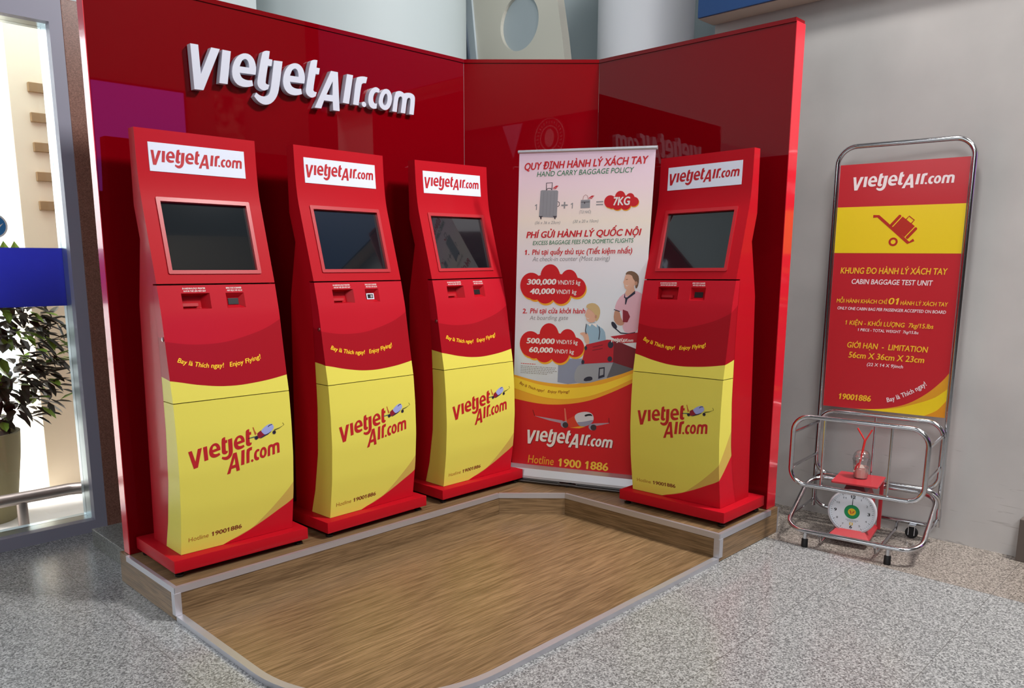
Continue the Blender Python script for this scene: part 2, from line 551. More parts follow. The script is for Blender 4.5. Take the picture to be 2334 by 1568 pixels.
def granite(name, cols, scale, rough, seams=True, bump=.15):
    m = mat(name, cols[1], rough, spec=.5)
    N, L, b = nodes(m)
    tc = N.new('ShaderNodeTexCoord')
    v = N.new('ShaderNodeTexVoronoi'); v.inputs['Scale'].default_value = scale
    L.new(tc.outputs['Object'], v.inputs['Vector'])
    sepc = N.new('ShaderNodeSeparateColor'); L.new(v.outputs['Color'], sepc.inputs[0])
    n = N.new('ShaderNodeTexNoise'); n.inputs['Scale'].default_value = scale * 1.3; n.inputs['Detail'].default_value = 3
    L.new(tc.outputs['Object'], n.inputs['Vector'])
    mx = N.new('ShaderNodeMix'); mx.data_type = 'FLOAT'; mx.inputs[0].default_value = .35
    L.new(sepc.outputs[0], mx.inputs[2]); L.new(n.outputs[0], mx.inputs[3])
    rp = N.new('ShaderNodeValToRGB')
    e = rp.color_ramp.elements
    e[0].position = .16; e[0].color = lin(cols[0])
    e[1].position = .86; e[1].color = lin(cols[2])
    a = e.new(.48); a.color = lin(cols[1])
    L.new(mx.outputs[0], rp.inputs[0])
    col = rp.outputs[0]
    if seams:
        sp = N.new('ShaderNodeSeparateXYZ'); L.new(tc.outputs['Object'], sp.inputs[0])
        outs = []
        for ax, o0 in ((0, 0.0), (1, 0.02)):
            s1 = N.new('ShaderNodeMath'); s1.operation = 'SUBTRACT'; s1.inputs[1].default_value = o0 - 62
            L.new(sp.outputs[ax], s1.inputs[0])
            md = N.new('ShaderNodeMath'); md.operation = 'MODULO'; md.inputs[1].default_value = .62
            L.new(s1.outputs[0], md.inputs[0])
            lt = N.new('ShaderNodeMath'); lt.operation = 'LESS_THAN'; lt.inputs[1].default_value = .0035
            L.new(md.outputs[0], lt.inputs[0])
            outs.append(lt)
        mxs = N.new('ShaderNodeMath'); mxs.operation = 'MAXIMUM'
        L.new(outs[0].outputs[0], mxs.inputs[0]); L.new(outs[1].outputs[0], mxs.inputs[1])
        sm = N.new('ShaderNodeMix'); sm.data_type = 'RGBA'
        fm = N.new('ShaderNodeMath'); fm.operation = 'MULTIPLY'; fm.inputs[1].default_value = .6
        L.new(mxs.outputs[0], fm.inputs[0])
        L.new(fm.outputs[0], sm.inputs[0]); L.new(col, sm.inputs[6]); sm.inputs[7].default_value = lin((70, 68, 66))
        col = sm.outputs[2]
    L.new(col, b.inputs['Base Color'])
    bp = N.new('ShaderNodeBump'); bp.inputs['Strength'].default_value = bump; bp.inputs['Distance'].default_value = .002
    L.new(mx.outputs[0], bp.inputs['Height']); L.new(bp.outputs[0], b.inputs['Normal'])
    return m


gran_grey = granite('grey_granite', ((82, 83, 84), (132, 133, 133), (178, 179, 178)), 165, .2)
gran_brown = granite('brown_granite', ((80, 73, 68), (130, 122, 114), (170, 160, 152)), 165, .24)
gran_red = granite('red_granite', ((100, 68, 58), (120, 84, 72), (138, 100, 88)), 230, .3, seams=False, bump=.05)
gran_curb = granite('curb_granite', ((66, 68, 66), (112, 114, 110), (150, 152, 148)), 170, .35, seams=False)


def plaster():
    m = mat('painted_plaster', (192, 188, 185), .62)
    N, L, b = nodes(m)
    tc = N.new('ShaderNodeTexCoord')
    n1 = N.new('ShaderNodeTexNoise'); n1.inputs['Scale'].default_value = 1.6; n1.inputs['Detail'].default_value = 5
    L.new(tc.outputs['Object'], n1.inputs[0])
    rp = N.new('ShaderNodeValToRGB'); e = rp.color_ramp.elements
    e[0].position = .3; e[0].color = lin((182, 179, 177)); e[1].position = .75; e[1].color = lin((203, 199, 196))
    L.new(n1.outputs[0], rp.inputs[0])
    # horizontal scuff marks left by trolleys
    mp = N.new('ShaderNodeMapping'); mp.inputs['Scale'].default_value = (1, 2.2, 26)
    mp.inputs['Rotation'].default_value = (.06, 0, 0)
    L.new(tc.outputs['Object'], mp.inputs[0])
    n2 = N.new('ShaderNodeTexNoise'); n2.inputs['Scale'].default_value = 2.0; n2.inputs['Detail'].default_value = 3
    n2.inputs['Distortion'].default_value = .8
    L.new(mp.outputs[0], n2.inputs[0])
    r2 = N.new('ShaderNodeValToRGB'); r2.color_ramp.elements[0].position = .66; r2.color_ramp.elements[1].position = .74
    L.new(n2.outputs[0], r2.inputs[0])
    sp = N.new('ShaderNodeSeparateXYZ'); L.new(tc.outputs['Object'], sp.inputs[0])
    mr = N.new('ShaderNodeMapRange'); mr.inputs[1].default_value = .95; mr.inputs[2].default_value = .3
    mr.inputs[3].default_value = 0; mr.inputs[4].default_value = .42
    L.new(sp.outputs[2], mr.inputs[0])
    ml = N.new('ShaderNodeMath'); ml.operation = 'MULTIPLY'; L.new(r2.outputs[0], ml.inputs[0]); L.new(mr.outputs[0], ml.inputs[1])
    mx = N.new('ShaderNodeMix'); mx.data_type = 'RGBA'
    L.new(ml.outputs[0], mx.inputs[0]); L.new(rp.outputs[0], mx.inputs[6]); mx.inputs[7].default_value = lin((120, 112, 108))
    L.new(mx.outputs[2], b.inputs['Base Color'])
    return m


wall_m = plaster()

# ------------------------------------------------------------------ the setting
bm = bmesh.new(); box(bm, -13, 0.0, -10, 1.12, -.1, 0); struct('floor', bm, gran_grey)
bm = bmesh.new(); box(bm, 1.24, 12.0, -10, 1.12, -.1, 0); struct('floor_beyond', bm, gran_grey)
bm = bmesh.new(); box(bm, 0.0, 1.24, -10, 1.12, -.1, 0); o = struct('floor_border', bm, gran_brown)
bm = bmesh.new()
box(bm, .67, 1.6, -3.42, -1.04, -.1, 5.2)
struct('wall_right', bm, wall_m)
bm = bmesh.new()
box(bm, -2.69, -1.55, 1.0, 1.35, 0, 3.018, .004)
struct('wall_back', bm, gran_red)
bm = bmesh.new(); box(bm, 2.9, 3.0, -1.2, 6, 0, 6); struct('wall_corner', bm, wall_grey)
bm = bmesh.new(); box(bm, -1.60, -1.50, 1.3, 9, 0, 7); struct('daylight_blocker', bm, wall_grey)  # unseen slab, added to keep outdoor light off the corner behind the booth
bm = bmesh.new(); box(bm, -13, -1.5, 1.02, 1.3, 3.02, 8); struct('wall_above_window', bm, wall_grey)
bm = bmesh.new(); lathe(bm, [(1.098, 0), (1.098, 6.0)], Matrix.Translation((-.279, 1.945, 0)), 96)
struct('column_grey', bm, wall_grey, smooth=True)
bm = bmesh.new(); lathe(bm, [(.4, 0), (.4, 6.0)], Matrix.Translation((1.64, .18, 0)), 64)
struct('column_white', bm, white_paint, smooth=True)
# roof beam with round openings behind the booth
YZ = lambda x: (lambda a, b, h: (x + h, a, b))
hole = [(.945 + .22 * math.cos(2 * PI * k / 48), 3.585 + .22 * math.sin(2 * PI * k / 48)) for k in range(48)]
bm = bmesh.new()
ring_prism(bm, [(1.37, 2.8), (1.444, 3.364), (1.508, 3.888), (1.60, 4.6), (.72, 4.6), (.62, 4.1), (.526, 3.675), (.47, 3.4), (.42, 3.1), (.38, 2.8)], [hole], 0, .09, YZ(.9))
beam = struct('trim_1', bm, beam_cream)
bm = bmesh.new(); prism(bm, [(1.66, 2.8), (1.43, 2.8), (1.523, 3.377), (1.60, 3.908), (1.70, 4.6), (1.86, 4.6), (1.726, 3.935), (1.63, 3.43)], -.04, .1, YZ(.9))
struct('trim_2', bm, beam_blue)
bm = bmesh.new(); prism(bm, [(1.43, 2.8), (1.36, 2.8), (1.444, 3.364), (1.508, 3.888), (1.60, 4.6), (1.70, 4.6), (1.60, 3.908), (1.523, 3.377)], -.02, .1, YZ(.9))
struct('trim_3', bm, beam_light)
bm = bmesh.new(); box(bm, .935, .96, .70, 1.20, 3.32, 3.85); struct('trim_4', bm, disc_grey)
# bulkhead with the blue fascia over the right wall
bm = bmesh.new(); box(bm, .49, .67, -3.42, -1.025, 3.133, 3.2, .003); struct('trim_5', bm, beige)
bm = bmesh.new(); box(bm, .474, .67, -3.42, -1.025, 3.2 - .062, 4.4, .003)
o = obj('fascia_sign', bm, sign_blue); tag(o, 'dark blue fascia board on the bulkhead above the right wall', 'sign')
bm = bmesh.new(); box(bm, .60, .69, -3.5, -3.05, 0, .235, .004); struct('trim_6', bm, door_brown)
# granite curb between the window wall and the booth
bm = bmesh.new(); box(bm, -2.858, -1.5, .115, .752, 0, .1, .004); struct('trim_7', bm, gran_curb)

# window wall -----------------------------------------------------------
bm = bmesh.new()
GX = -2.757
box(bm, -9, -2.69, 1.0, 1.06, -.0, .072)
box(bm, -9, -2.69, 1.0, 1.06, 2.885, 3.03)
box(bm, GX, -2.69, 1.0, 1.06, .072, 2.885)
win = struct('window_1', bm, frame_grey)
bm = bmesh.new()
box(bm, GX, -2.69, 1.06, 1.2, .0, 3.0)
box(bm, -9, GX, 1.06, 1.2, .0, .071)
box(bm, -9, GX, 1.06, 1.2, 2.886, 3.0)
o = obj('window_reveal', bm, frame_alu, win)
glass_m = bpy.data.materials.new('window_glass'); glass_m.use_nodes = True
N = glass_m.node_tree.nodes; L = glass_m.node_tree.links; N.clear()
out = N.new('ShaderNodeOutputMaterial'); mxs = N.new('ShaderNodeMixShader'); tr = N.new('ShaderNodeBsdfTransparent')
gl = N.new('ShaderNodeBsdfGlossy'); gl.inputs['Roughness'].default_value = .02
fr = N.new('ShaderNodeFresnel'); fr.inputs[0].default_value = 1.45
L.new(fr.outputs[0], mxs.inputs[0]); L.new(tr.outputs[0], mxs.inputs[1]); L.new(gl.outputs[0], mxs.inputs[2]); L.new(mxs.outputs[0], out.inputs[0])
bm = bmesh.new(); box(bm, -9, GX, 1.145, 1.155, .071, 2.886); obj('pane', bm, glass_m, win)
film_m = bpy.data.materials.new('blue_film'); film_m.use_nodes = True
N = film_m.node_tree.nodes; L = film_m.node_tree.links; N.clear()
out = N.new('ShaderNodeOutputMaterial'); mxs = N.new('ShaderNodeMixShader'); mxs.inputs[0].default_value = .75
tl = N.new('ShaderNodeBsdfTranslucent'); tl.inputs[0].default_value = lin((120, 124, 224)); df = N.new('ShaderNodeBsdfPrincipled'); df.inputs['Base Color'].default_value = lin((70, 78, 170))
L.new(df.outputs[0], mxs.inputs[1]); L.new(tl.outputs[0], mxs.inputs[2]); L.new(mxs.outputs[0], out.inputs[0])
bm = bmesh.new(); box(bm, -5, GX, 1.140, 1.1445, 1.352, 1.683); obj('window_film', bm, film_m, win)
sh = Sheet(); sk = mat('sticker_blue', (60, 130, 190), .4)
sh.disc(-3.089, 1.80, .067, print_white, .0, rin=.058).disc(-3.089, 1.80, .058, sk, .0)
sh.poly([(-3.117, 1.79), (-3.067, 1.80), (-3.042, 1.815), (-3.067, 1.785)], print_white, .001)
sh.build('round_sticker', lambda a, b, h: (a, 1.142 - h, b), win)

# outdoors --------------------------------------------------------------
pave = mat('pale_paving', (214, 208, 200), .6)
bm = bmesh.new(); box(bm, -12, 6, 1.2, 12, -.12, 0); struct('ground_outdoors', bm, pave)
out_white = mat('outdoor_white_wall', (236, 238, 240), .7)
bm = bmesh.new(); box(bm, -14, 4, 9, 9.2, 0, 7); struct('wall_outdoors', bm, out_white)
stone = mat('pale_stone', (232, 216, 190), .7)
louver = mat('louver_grey', (150, 120, 84), .7)
t = thing('stone_pillar', 'cream stone pillar standing outside the window', 'pillar', (-2.45, 2.4, 0))
bm = bmesh.new(); box(bm, -2.69, -2.2, 2.12, 2.6, 0, 3.6, .004); obj('shaft', bm, stone, t)
for k in range(5):
    bm = bmesh.new(); z = 1.95 + k * .19; box(bm, -2.58, -2.3, 2.09, 2.14, z, z + .06, .004); obj('ledge', bm, louver, t)
rail_m = mat('worn_steel', (150, 138, 132), .38, metal=.85)
t = thing('guard_rail', 'low tubular steel guard rail just outside the window', 'rail', (-3.05, 1.32, 0))
bm = bmesh.new(); tube(bm, [(-6, 1.32, .205), (-2.98, 1.32, .205), (-2.80, 1.32, .205), (-2.74, 1.30, .205), (-2.70, 1.26, .205)], .037, n=16); obj('rail', bm, rail_m, t, True)
bm = bmesh.new(); tube(bm, [(-3.06, 1.32, 0), (-3.06, 1.32, .19)], .03, n=14); obj('post', bm, rail_m, t, True)
pot_m = mat('olive_planter', (146, 136, 100), .7)
leaf_d = mat('dark_leaf', (44, 40, 26), .5)
leaf_g = mat('green_leaf', (120, 150, 50), .5)
soil = mat('soil', (50, 40, 32), .9)
t = thing('potted_plant', 'leafy plant in an olive planter outside behind the blue window film', 'plant', (-3.17, 1.72, 0))
bm = bmesh.new(); lathe(bm, [(.17, 0), (.19, .15), (.225, .42), (.235, .56), (.215, .56), (.21, .52)], Matrix.Translation((-3.17, 1.72, 0)), 40, capt=True); obj('planter', bm, pot_m, t, True)
bm = bmesh.new(); lathe(bm, [(.205, .5205), (.205, .53)], Matrix.Translation((-3.17, 1.72, 0)), 24); obj('soil', bm, soil, t)
bm = bmesh.new()
for k in range(9):
    a = k * 2.4; r = .05 + .1 * random.random()
    tube(bm, [(-3.17, 1.72, .52), (-3.17 + r * math.cos(a), 1.72 + r * math.sin(a), .9), (-3.12 + 1.8 * r * math.cos(a), 1.72 + 1.6 * r * math.sin(a), 1.35 + .2 * random.random())], [.012, .008, .004], n=6)
obj('stem', bm, leaf_d, t, True)
bm = bmesh.new()


def leaf(bm, p, d, up, ln, w, mi):
    d = d.normalized(); s = d.cross(up)
    if s.length < 1e-3: s = d.orthogonal()
    s.normalize(); n = s.cross(d)
    P = [p, p + d * ln * .35 + s * w * .5 + n * ln * .05, p + d * ln * .75 + s * w * .35, p + d * ln - n * ln * .08,
         p + d * ln * .75 - s * w * .35, p + d * ln * .35 - s * w * .5 + n * ln * .05, p + d * ln * .4 - n * ln * .04]
    v = [bm.verts.new(q) for q in P]
    for f in ((0, 1, 6), (1, 2, 6), (2, 3, 6), (3, 4, 6), (4, 5, 6), (5, 0, 6)):
        bm.faces.new([v[i] for i in f]).material_index = mi


for k in range(900):
    z = .62 + 1.0 * random.random()
    R = .34 * (1 - .5 * abs(z - 1.0)) * math.sqrt(random.random())
    a = random.random() * 2 * PI
    p = Vector((-3.0 + R * 1.2 * math.cos(a), 1.72 + R * math.sin(a) * .5, z))
    leaf(bm, p, Vector((math.cos(a) + random.uniform(-.6, .6), math.sin(a) + random.uniform(-.6, .6), random.uniform(-1.2, .5))), Vector((0, 0, 1)), random.uniform(.09, .15), random.uniform(.04, .065), 0 if random.random() < .85 else 1)
for x in (-2.965, -2.905, -2.845):
    leaf(bm, Vector((x, 1.75, 1.56)), Vector((.02, 0, 1)), Vector((0, -1, 0)), .175, .075, 1)
obj('foliage', bm, [leaf_d, leaf_g], t)

# the hall behind the camera (seen mirrored in the glossy panels) ------------
hall_m = mat('hall_cream_wall', (130, 121, 110), .7)
hall_dark = mat('hall_brown_wall', (60, 48, 44), .7)
shop_m = mat('shop_dark_front', (44, 36, 36), .5)
bm = bmesh.new(); box(bm, -13, 12, -10.2, -10, 0, 8); struct('wall_front', bm, hall_dark)
bm = bmesh.new(); box(bm, .2, 4.30, -9.98, -9.9, 3.0, 8); struct('trim_8', bm, hall_m)
bm = bmesh.new(); box(bm, -13, -5.5, -9.98, -9.9, 4.66, 8); struct('trim_9', bm, hall_m)
bm = bmesh.new(); box(bm, -13.2, -13, -10, 1.0, 0, 8.0); struct('wall_left', bm, hall_dark)
bm = bmesh.new(); box(bm, -12.98, -12.9, -10, 1.0, 5.2, 8.0); struct('trim_10', bm, hall_m)
sh = Sheet(); ew = mat('emblem_white', (230, 214, 220), .5)
sh.disc(-8.17, 4.24, .42, ew, .0, 48, rin=.395).disc(-8.17, 4.24, .26, ew, .0, 40, rin=.235)
sh.disc(-8.17, 4.24, .13, ew, .0, 30, .19)
for k in range(28):
    a = 2 * PI * k / 28; sh.line((-8.17 + .30 * math.cos(a), 4.24 + .30 * math.sin(a)), (-8.17 + .36 * math.cos(a + .03), 4.24 + .36 * math.sin(a + .03)), .02, ew, .0)
t = thing('round_wall_emblem', 'round white line emblem on the far wall, mirrored in the middle red panel', 'sign', (-8.17, -9.9, 4.24))
bm = bmesh.new(); lathe(bm, [(.46, 0), (.46, .03)], Matrix.Translation((-8.17, -9.97, 4.24)) @ Matrix.Rotation(-PI / 2, 4, 'X'), 48); bk = obj('backing_disc', bm, hall_dark, t)
sh.build('emblem_lines', lambda a, b, h: (a, -9.935 + h, b), bk)
bm = bmesh.new(); prism(bm, [(-9.5, 4.62), (-8.9, 4.62), (-9.17, 3.9)], -9.90, -9.88, lambda a, b, h: (a, h, b))
tag(obj('pennant', bm, mat('pennant_lilac', (200, 170, 210), .6)), 'pale lilac triangular pennant hanging on the far wall beside the emblem', 'pennant')
pur = mat('purple_lightbox', (150, 70, 190), .4, emit=3.6)
t = thing('lit_advert_box', 'purple lit advertising box on the far wall mirrored in the red panel', 'light box', (1.06, -9.8, 3.6))
bm = bmesh.new(); box(bm, .30, 1.86, -9.9, -9.8, 2.7, 4.47, .01); obj('frame', bm, black, t)
bm = bmesh.new(); box(bm, .34, 1.82, -9.8, -9.79, 2.74, 4.43); obj('face', bm, pur, t)
poster = mat('poster_photo', (150, 96, 80), .5)
N, L, b = nodes(poster); nz = N.new('ShaderNodeTexNoise'); nz.inputs['Scale'].default_value = 5
rp = N.new('ShaderNodeValToRGB'); rp.color_ramp.elements[0].color = lin((70, 50, 46)); rp.color_ramp.elements[0].position = .4
rp.color_ramp.elements[1].color = lin((210, 170, 150)); rp.color_ramp.elements[1].position = .65
tcx = N.new('ShaderNodeTexCoord'); L.new(tcx.outputs['Object'], nz.inputs[0]); L.new(nz.outputs[0], rp.inputs[0]); L.new(rp.outputs[0], b.inputs['Base Color'])
bm = bmesh.new(); box(bm, 2.41, 2.95, -9.9, -9.86, 3.2, 4.5, .006)
tag(obj('wall_poster', bm, poster), 'brownish photo poster on the far wall mirrored above the kiosks', 'poster')

# ------------------------------------------------------------------ booth platform
H1, H2 = .1569, .022
xy = lambda a, b, h: (a, b, h)
plat = thing('wooden_platform', 'low wood-laminate booth platform with aluminium edging on the granite floor', 'platform', (-1.4, -1.0, 0))
UP = [(-2.932, .107), (-2.932, -.544), (-.852, -.544), (-.56, -.844), (-.56, -1.923), (.128, -1.923), (.128, .107)]
bm = bmesh.new(); prism(bm, UP, .004, H1, xy); obj('upper_deck', bm, wood_x, plat)
bm = bmesh.new(); box(bm, -2.9335, -2.931, -.540, .105, .002, H1 - .028); obj('riser_facing', bm, wood_y, plat)
d_ = Vector((.292, -.300)); ln_ = d_.length
bm = bmesh.new(); box(bm, 0.001, ln_ - .001, -.0012, .001, .0225, H1 - .028)
o = obj('riser_facing', bm, wood_x, plat); o.location = (-.852, -.544, 0); o.rotation_euler = (0, 0, math.atan2(d_.y, d_.x))
bm = bmesh.new(); box(bm, -.5615, -.559, -1.921, -.846, .0225, H1 - .028); obj('riser_facing', bm, wood_y, plat)
LO = [(-2.930, -.546)]
RR = .68
LO += [(-2.930, -1.923 + RR)]
for k in range(1, 25):
    a = PI + PI / 2 * k / 24
    LO.append((-2.930 + RR + RR * math.cos(a), -1.923 + RR + RR * math.sin(a)))
LO += [(-.562, -1.923), (-.562, -.842), (-.853, -.546)]
bm = bmesh.new(); prism(bm, LO, .003, H2, xy); obj('lower_deck', bm, wood_x, plat)


def edging(name, path, z0, z1, win_, wout=.003):
    """angle strip along an open path: a face strip outside and a lip on top"""
    P = [Vector((a, b)) for a, b in path]
    n = len(P)
    inn, outp = [], []
    for i, p in enumerate(P):
        d0 = (P[i] - P[i - 1]).normalized() if i else None
        d1 = (P[i + 1] - P[i]).normalized() if i < n - 1 else None
        if d0 is None: d0 = d1
        if d1 is None: d1 = d0
        n0, n1 = Vector((d0.y, -d0.x)), Vector((d1.y, -d1.x))
        m = (n0 + n1); m.normalize(); k = 1 / max(.3, m.dot(n1))
        outp.append(p + m * wout * k); inn.append(p - m * win_ * k)
    bm = bmesh.new()
    for i in range(n - 1):
        for (a, b, c, d, lo, hi) in ((outp[i], outp[i + 1], inn[i + 1], inn[i], z0, z1),):
            lo_v = [bm.verts.new((q.x, q.y, lo)) for q in (a, b, c, d)]
            hi_v = [bm.verts.new((q.x, q.y, hi)) for q in (a, b, c, d)]
            bm.faces.new(lo_v[::-1]); bm.faces.new(hi_v)
            for k in range(4):
                bm.faces.new((lo_v[k], lo_v[(k + 1) % 4], hi_v[(k + 1) % 4], hi_v[k]))
    bmesh.ops.remove_doubles(bm, verts=bm.verts[:], dist=1e-5)
    return obj(name, bm, alu, plat)


# path ordered so that 'outside' is on the right-hand side of travel
for k_, seg in enumerate(([(-2.932, .02), (-2.932, -.544)], [(-2.932, -.544), (-.852, -.544)], [(-.852, -.544), (-.56, -.844)],
            [(-.56, -.844), (-.56, -1.923)], [(-.56, -1.923), (.03, -1.923)])):
    d = (Vector(seg[1]) - Vector(seg[0])).normalized()
    # travel direction gives the right-hand normal (d.y,-d.x); flip when it points into the deck
    nrm = Vector((d.y, -d.x)); mid = (Vector(seg[0]) + Vector(seg[1])) / 2
    inside = Vector((-1.2, 0.05)) if mid.x < -.8 else (Vector((.1, -.2)) if mid.x > -.7 and mid.y > -.8 else Vector((.05, -1.2)))
    if nrm.dot(mid - inside) < 0: seg = seg[::-1]
    edging('edge_trim', seg, H1 - .028 - .0003 * k_, H1 + .0014 + .0003 * k_, .016, .003 + .0001 * k_)
bm = bmesh.new(); prism(bm, [(-2.937, -.516), (-2.937, -.549), (-2.906, -.549), (-2.906, -.5445), (-2.9335, -.5445), (-2.9335, -.516)], H2 + .003, H1 - .027, xy); obj('corner_trim', bm, alu, plat)
bm = bmesh.new(); prism(bm, [(-.5655, -1.893), (-.5655, -1.928), (-.530, -1.928), (-.530, -1.9235), (-.5618, -1.9235), (-.5618, -1.893)], H2 + .003, H1 - .027, xy); obj('corner_trim', bm, alu, plat)
bm = bmesh.new(); box(bm, .12, .131, -1.926, -1.92, .0, H1 - .002); obj('corner_trim', bm, alu, plat)
edging('edge_trim', LO[:-2][1:] if False else LO[:-2], .001, H2 + .002, .03)
tape_y = mat('yellow_black_tape', (150, 142, 60), .5)
tape_r = mat('red_tape', (196, 110, 90), .5)

# ------------------------------------------------------------------ booth panels
PT = 2.857
LET = thing('display_panel', 'left glossy red booth panel carrying the raised white lettering', 'panel', (-1.77, .05, H1), group=None)
La, Lb = Vector((-2.9132, .0167)), Vector((-.6251, 0.0))
Ra, Rb = Vector((0, -.6109)), Vector((.0259, -1.8973))


def panel(root, pts, face_edge):
    bm = bmesh.new(); prism(bm, pts, H1 + .0028, PT, xy); obj('panel_board', bm, panel_red, root)


panel(LET, [(La.x, La.y), (Lb.x, Lb.y), (Lb.x + .035, .066), (La.x, La.y + .066)], None)
bm = bmesh.new(); prism(bm, [(La.x - .004, La.y), (La.x - .0003, La.y), (La.x - .0003, La.y + .068), (La.x - .004, La.y + .068)], H1 + .0028, PT + .004, xy)
obj('end_cap', bm, panel_edge, LET)
bm = bmesh.new(); prism(bm, [(La.x, La.y - .006), (Lb.x, Lb.y - .006), (Lb.x + .03, .062), (La.x, La.y + .062)], PT + .0005, PT + .022, xy); obj('top_rail', bm, panel_red, LET)
MID = thing('display_panel', 'narrow middle glossy red booth panel behind the roll-up banner', 'panel', (-.3, -.28, H1))
nd = Vector((.699, .715))
panel(MID, [(Lb.x + .001, Lb.y - .001), (Ra.x - .001, Ra.y + .001), (Ra.x - .001 + .045, Ra.y + .05), (Lb.x + .04, Lb.y + .045)], None)
bm = bmesh.new(); prism(bm, [(Lb.x - .003, Lb.y - .005), (Ra.x - .005, Ra.y - .003), (Ra.x + .04, Ra.y + .045), (Lb.x + .04, Lb.y + .045)], PT + .0005, PT + .022, xy); obj('top_rail', bm, panel_red, MID)
RIG = thing('display_panel', 'right glossy red booth panel standing beside the grey wall', 'panel', (.06, -1.25, H1))
panel(RIG, [(Rb.x, Rb.y), (Rb.x + .1, Rb.y), (Ra.x + .1, Ra.y + .09), (Ra.x, Ra.y)], None)
bm = bmesh.new(); prism(bm, [(Rb.x - .001, Rb.y - .004), (Rb.x + .102, Rb.y - .004), (Rb.x + .102, Rb.y - .0003), (Rb.x - .001, Rb.y - .0003)], H1 + .0028, PT + .004, xy)
obj('end_cap', bm, panel_edge, RIG)
bm = bmesh.new(); prism(bm, [(Rb.x - .006, Rb.y), (Rb.x + .1, Rb.y), (Ra.x + .1, Ra.y + .05), (Ra.x - .006, Ra.y)], PT + .0005, PT + .022, xy); obj('top_rail', bm, panel_red, RIG)
# raised letters, front face 3 cm in front of y = 0
for k in LINE1 + LINE2:
    bm = bmesh.new()
    for o_, h_ in LOGO[k]:
        ring_prism(bm, o_, h_, -.03, .006, lambda a, b, h: (a, h, b))
    L_ = obj('raised_letter', bm, white_acr, LET)
    if k == 'dot': L_.name = 'raised_dot'

# ------------------------------------------------------------------ kiosks
HF = .028
B = .2913
PROF = [(-.270, 2.007), (-.264, 1.88), (-.257, 1.80), (-.249, 1.745), (-.240, 1.705), (-.130, 1.313), (-.097, 1.17), (-.068, .98), (-.047, .85), (-.034, .78), (-.022, .62), (-.018, .45), (-.029, .27), (-.058, .06)]
BACK = [(-.333, 2.007), (-.331, 1.67), (-.285, 1.516), (-.350, 1.22), (-.357, .97), (-.380, .06)]
SIDE = [(-.230, .06), (-.19, .19), (-.152, .40), (-.140, .65), (-.143, .78), (-.147, .92), (-.155, 1.1), (-.175, 1.3155)]


def interp(tab, z):
    t = sorted(tab, key=lambda q: q[1])
    if z <= t[0][1]: return t[0][0]
    for (u0, z0), (u1, z1) in zip(t, t[1:]):
        if z <= z1: return u0 + (u1 - u0) * (z - z0) / (z1 - z0)
    return t[-1][0]


# smooth front curve: cubic through samples
def front_u(z):
    return (interp(PROF, z - .012) + interp(PROF, z) + interp(PROF, z + .012)) / 3 if .08 < z < 1.29 or z > 1.72 else interp(PROF, z)


def kmap(v, z, h):
    e = .004
    du = (front_u(z + e) - front_u(z - e)) / (2 * e)
    k = 1 / math.sqrt(1 + du * du)
    return (v, -(front_u(z) + h * k), z - h * du * k + HF)


KP = lambda v, u, z: (v, -u, z + HF)

# printed film of the two lower doors: UV = (unrolled width + 0.5, height)
pm = mat('kiosk_print', (200, 20, 30), .5, spec=.15, coat=.14, coat_rough=.2)
N, L, b = nodes(pm)
uv = N.new('ShaderNodeUVMap'); uv.uv_map = 'print'
sp = N.new('ShaderNodeSeparateXYZ'); L.new(uv.outputs[0], sp.inputs[0])


def fcurve(pts):
    n = N.new('ShaderNodeFloatCurve')
    c = n.mapping.curves[0]
    n.mapping.use_clip = False
    P = [(w + .5, z / 1.5) for w, z in pts]
    c.points[0].location = P[0]; c.points[1].location = P[-1]
    for q in P[1:-1]: c.points.new(*q)
    n.mapping.update()
    L.new(sp.outputs[0], n.inputs['Value'])
    m = N.new('ShaderNodeMath'); m.operation = 'MULTIPLY'; m.inputs[1].default_value = 1.5
    L.new(n.outputs[0], m.inputs[0])
    g = N.new('ShaderNodeMath'); g.operation = 'GREATER_THAN'
    L.new(sp.outputs[1], g.inputs[0]); L.new(m.outputs[0], g.inputs[1])
    return g.outputs[0]


def pick(fac, a, bb):
    x = N.new('ShaderNodeMix'); x.data_type = 'RGBA'
    L.new(fac, x.inputs[0])
    for s_, v_ in ((6, a), (7, bb)):
        if isinstance(v_, tuple): x.inputs[s_].default_value = lin(v_)
        else: L.new(v_, x.inputs[s_])
    return x.outputs[2]


top = fcurve([(-.5, .93), (-.43, .905), (-.29, .884), (-.15, .853), (-.03, .837), (.10, .838), (.29, .862), (.42, .893), (.5, .92)])
swo = fcurve([(-.5, 1.13), (-.287, 1.06), (-.085, 1.038), (.09, 1.062), (.28, 1.132), (.5, 1.3)])
rc = fcurve([(-.5, .0), (-.14, .045), (-.078, .066), (.01, .09), (.115, .133), (.205, .177), (.29, .223), (.42, .337), (.5, .42)])
tn = fcurve([(-.5, .0), (-.14, .045), (-.06, .070), (.02, .098), (.062, .112), (.12, .153), (.205, .226), (.29, .312), (.42, .487), (.5, .62)])
reds = pick(swo, (154, 11, 27), (178, 18, 36))
low = pick(rc, (190, 18, 36), (196, 164, 80))
low = pick(tn, low, (216, 206, 88))
L.new(pick(top, low, reds), b.inputs['Base Color'])


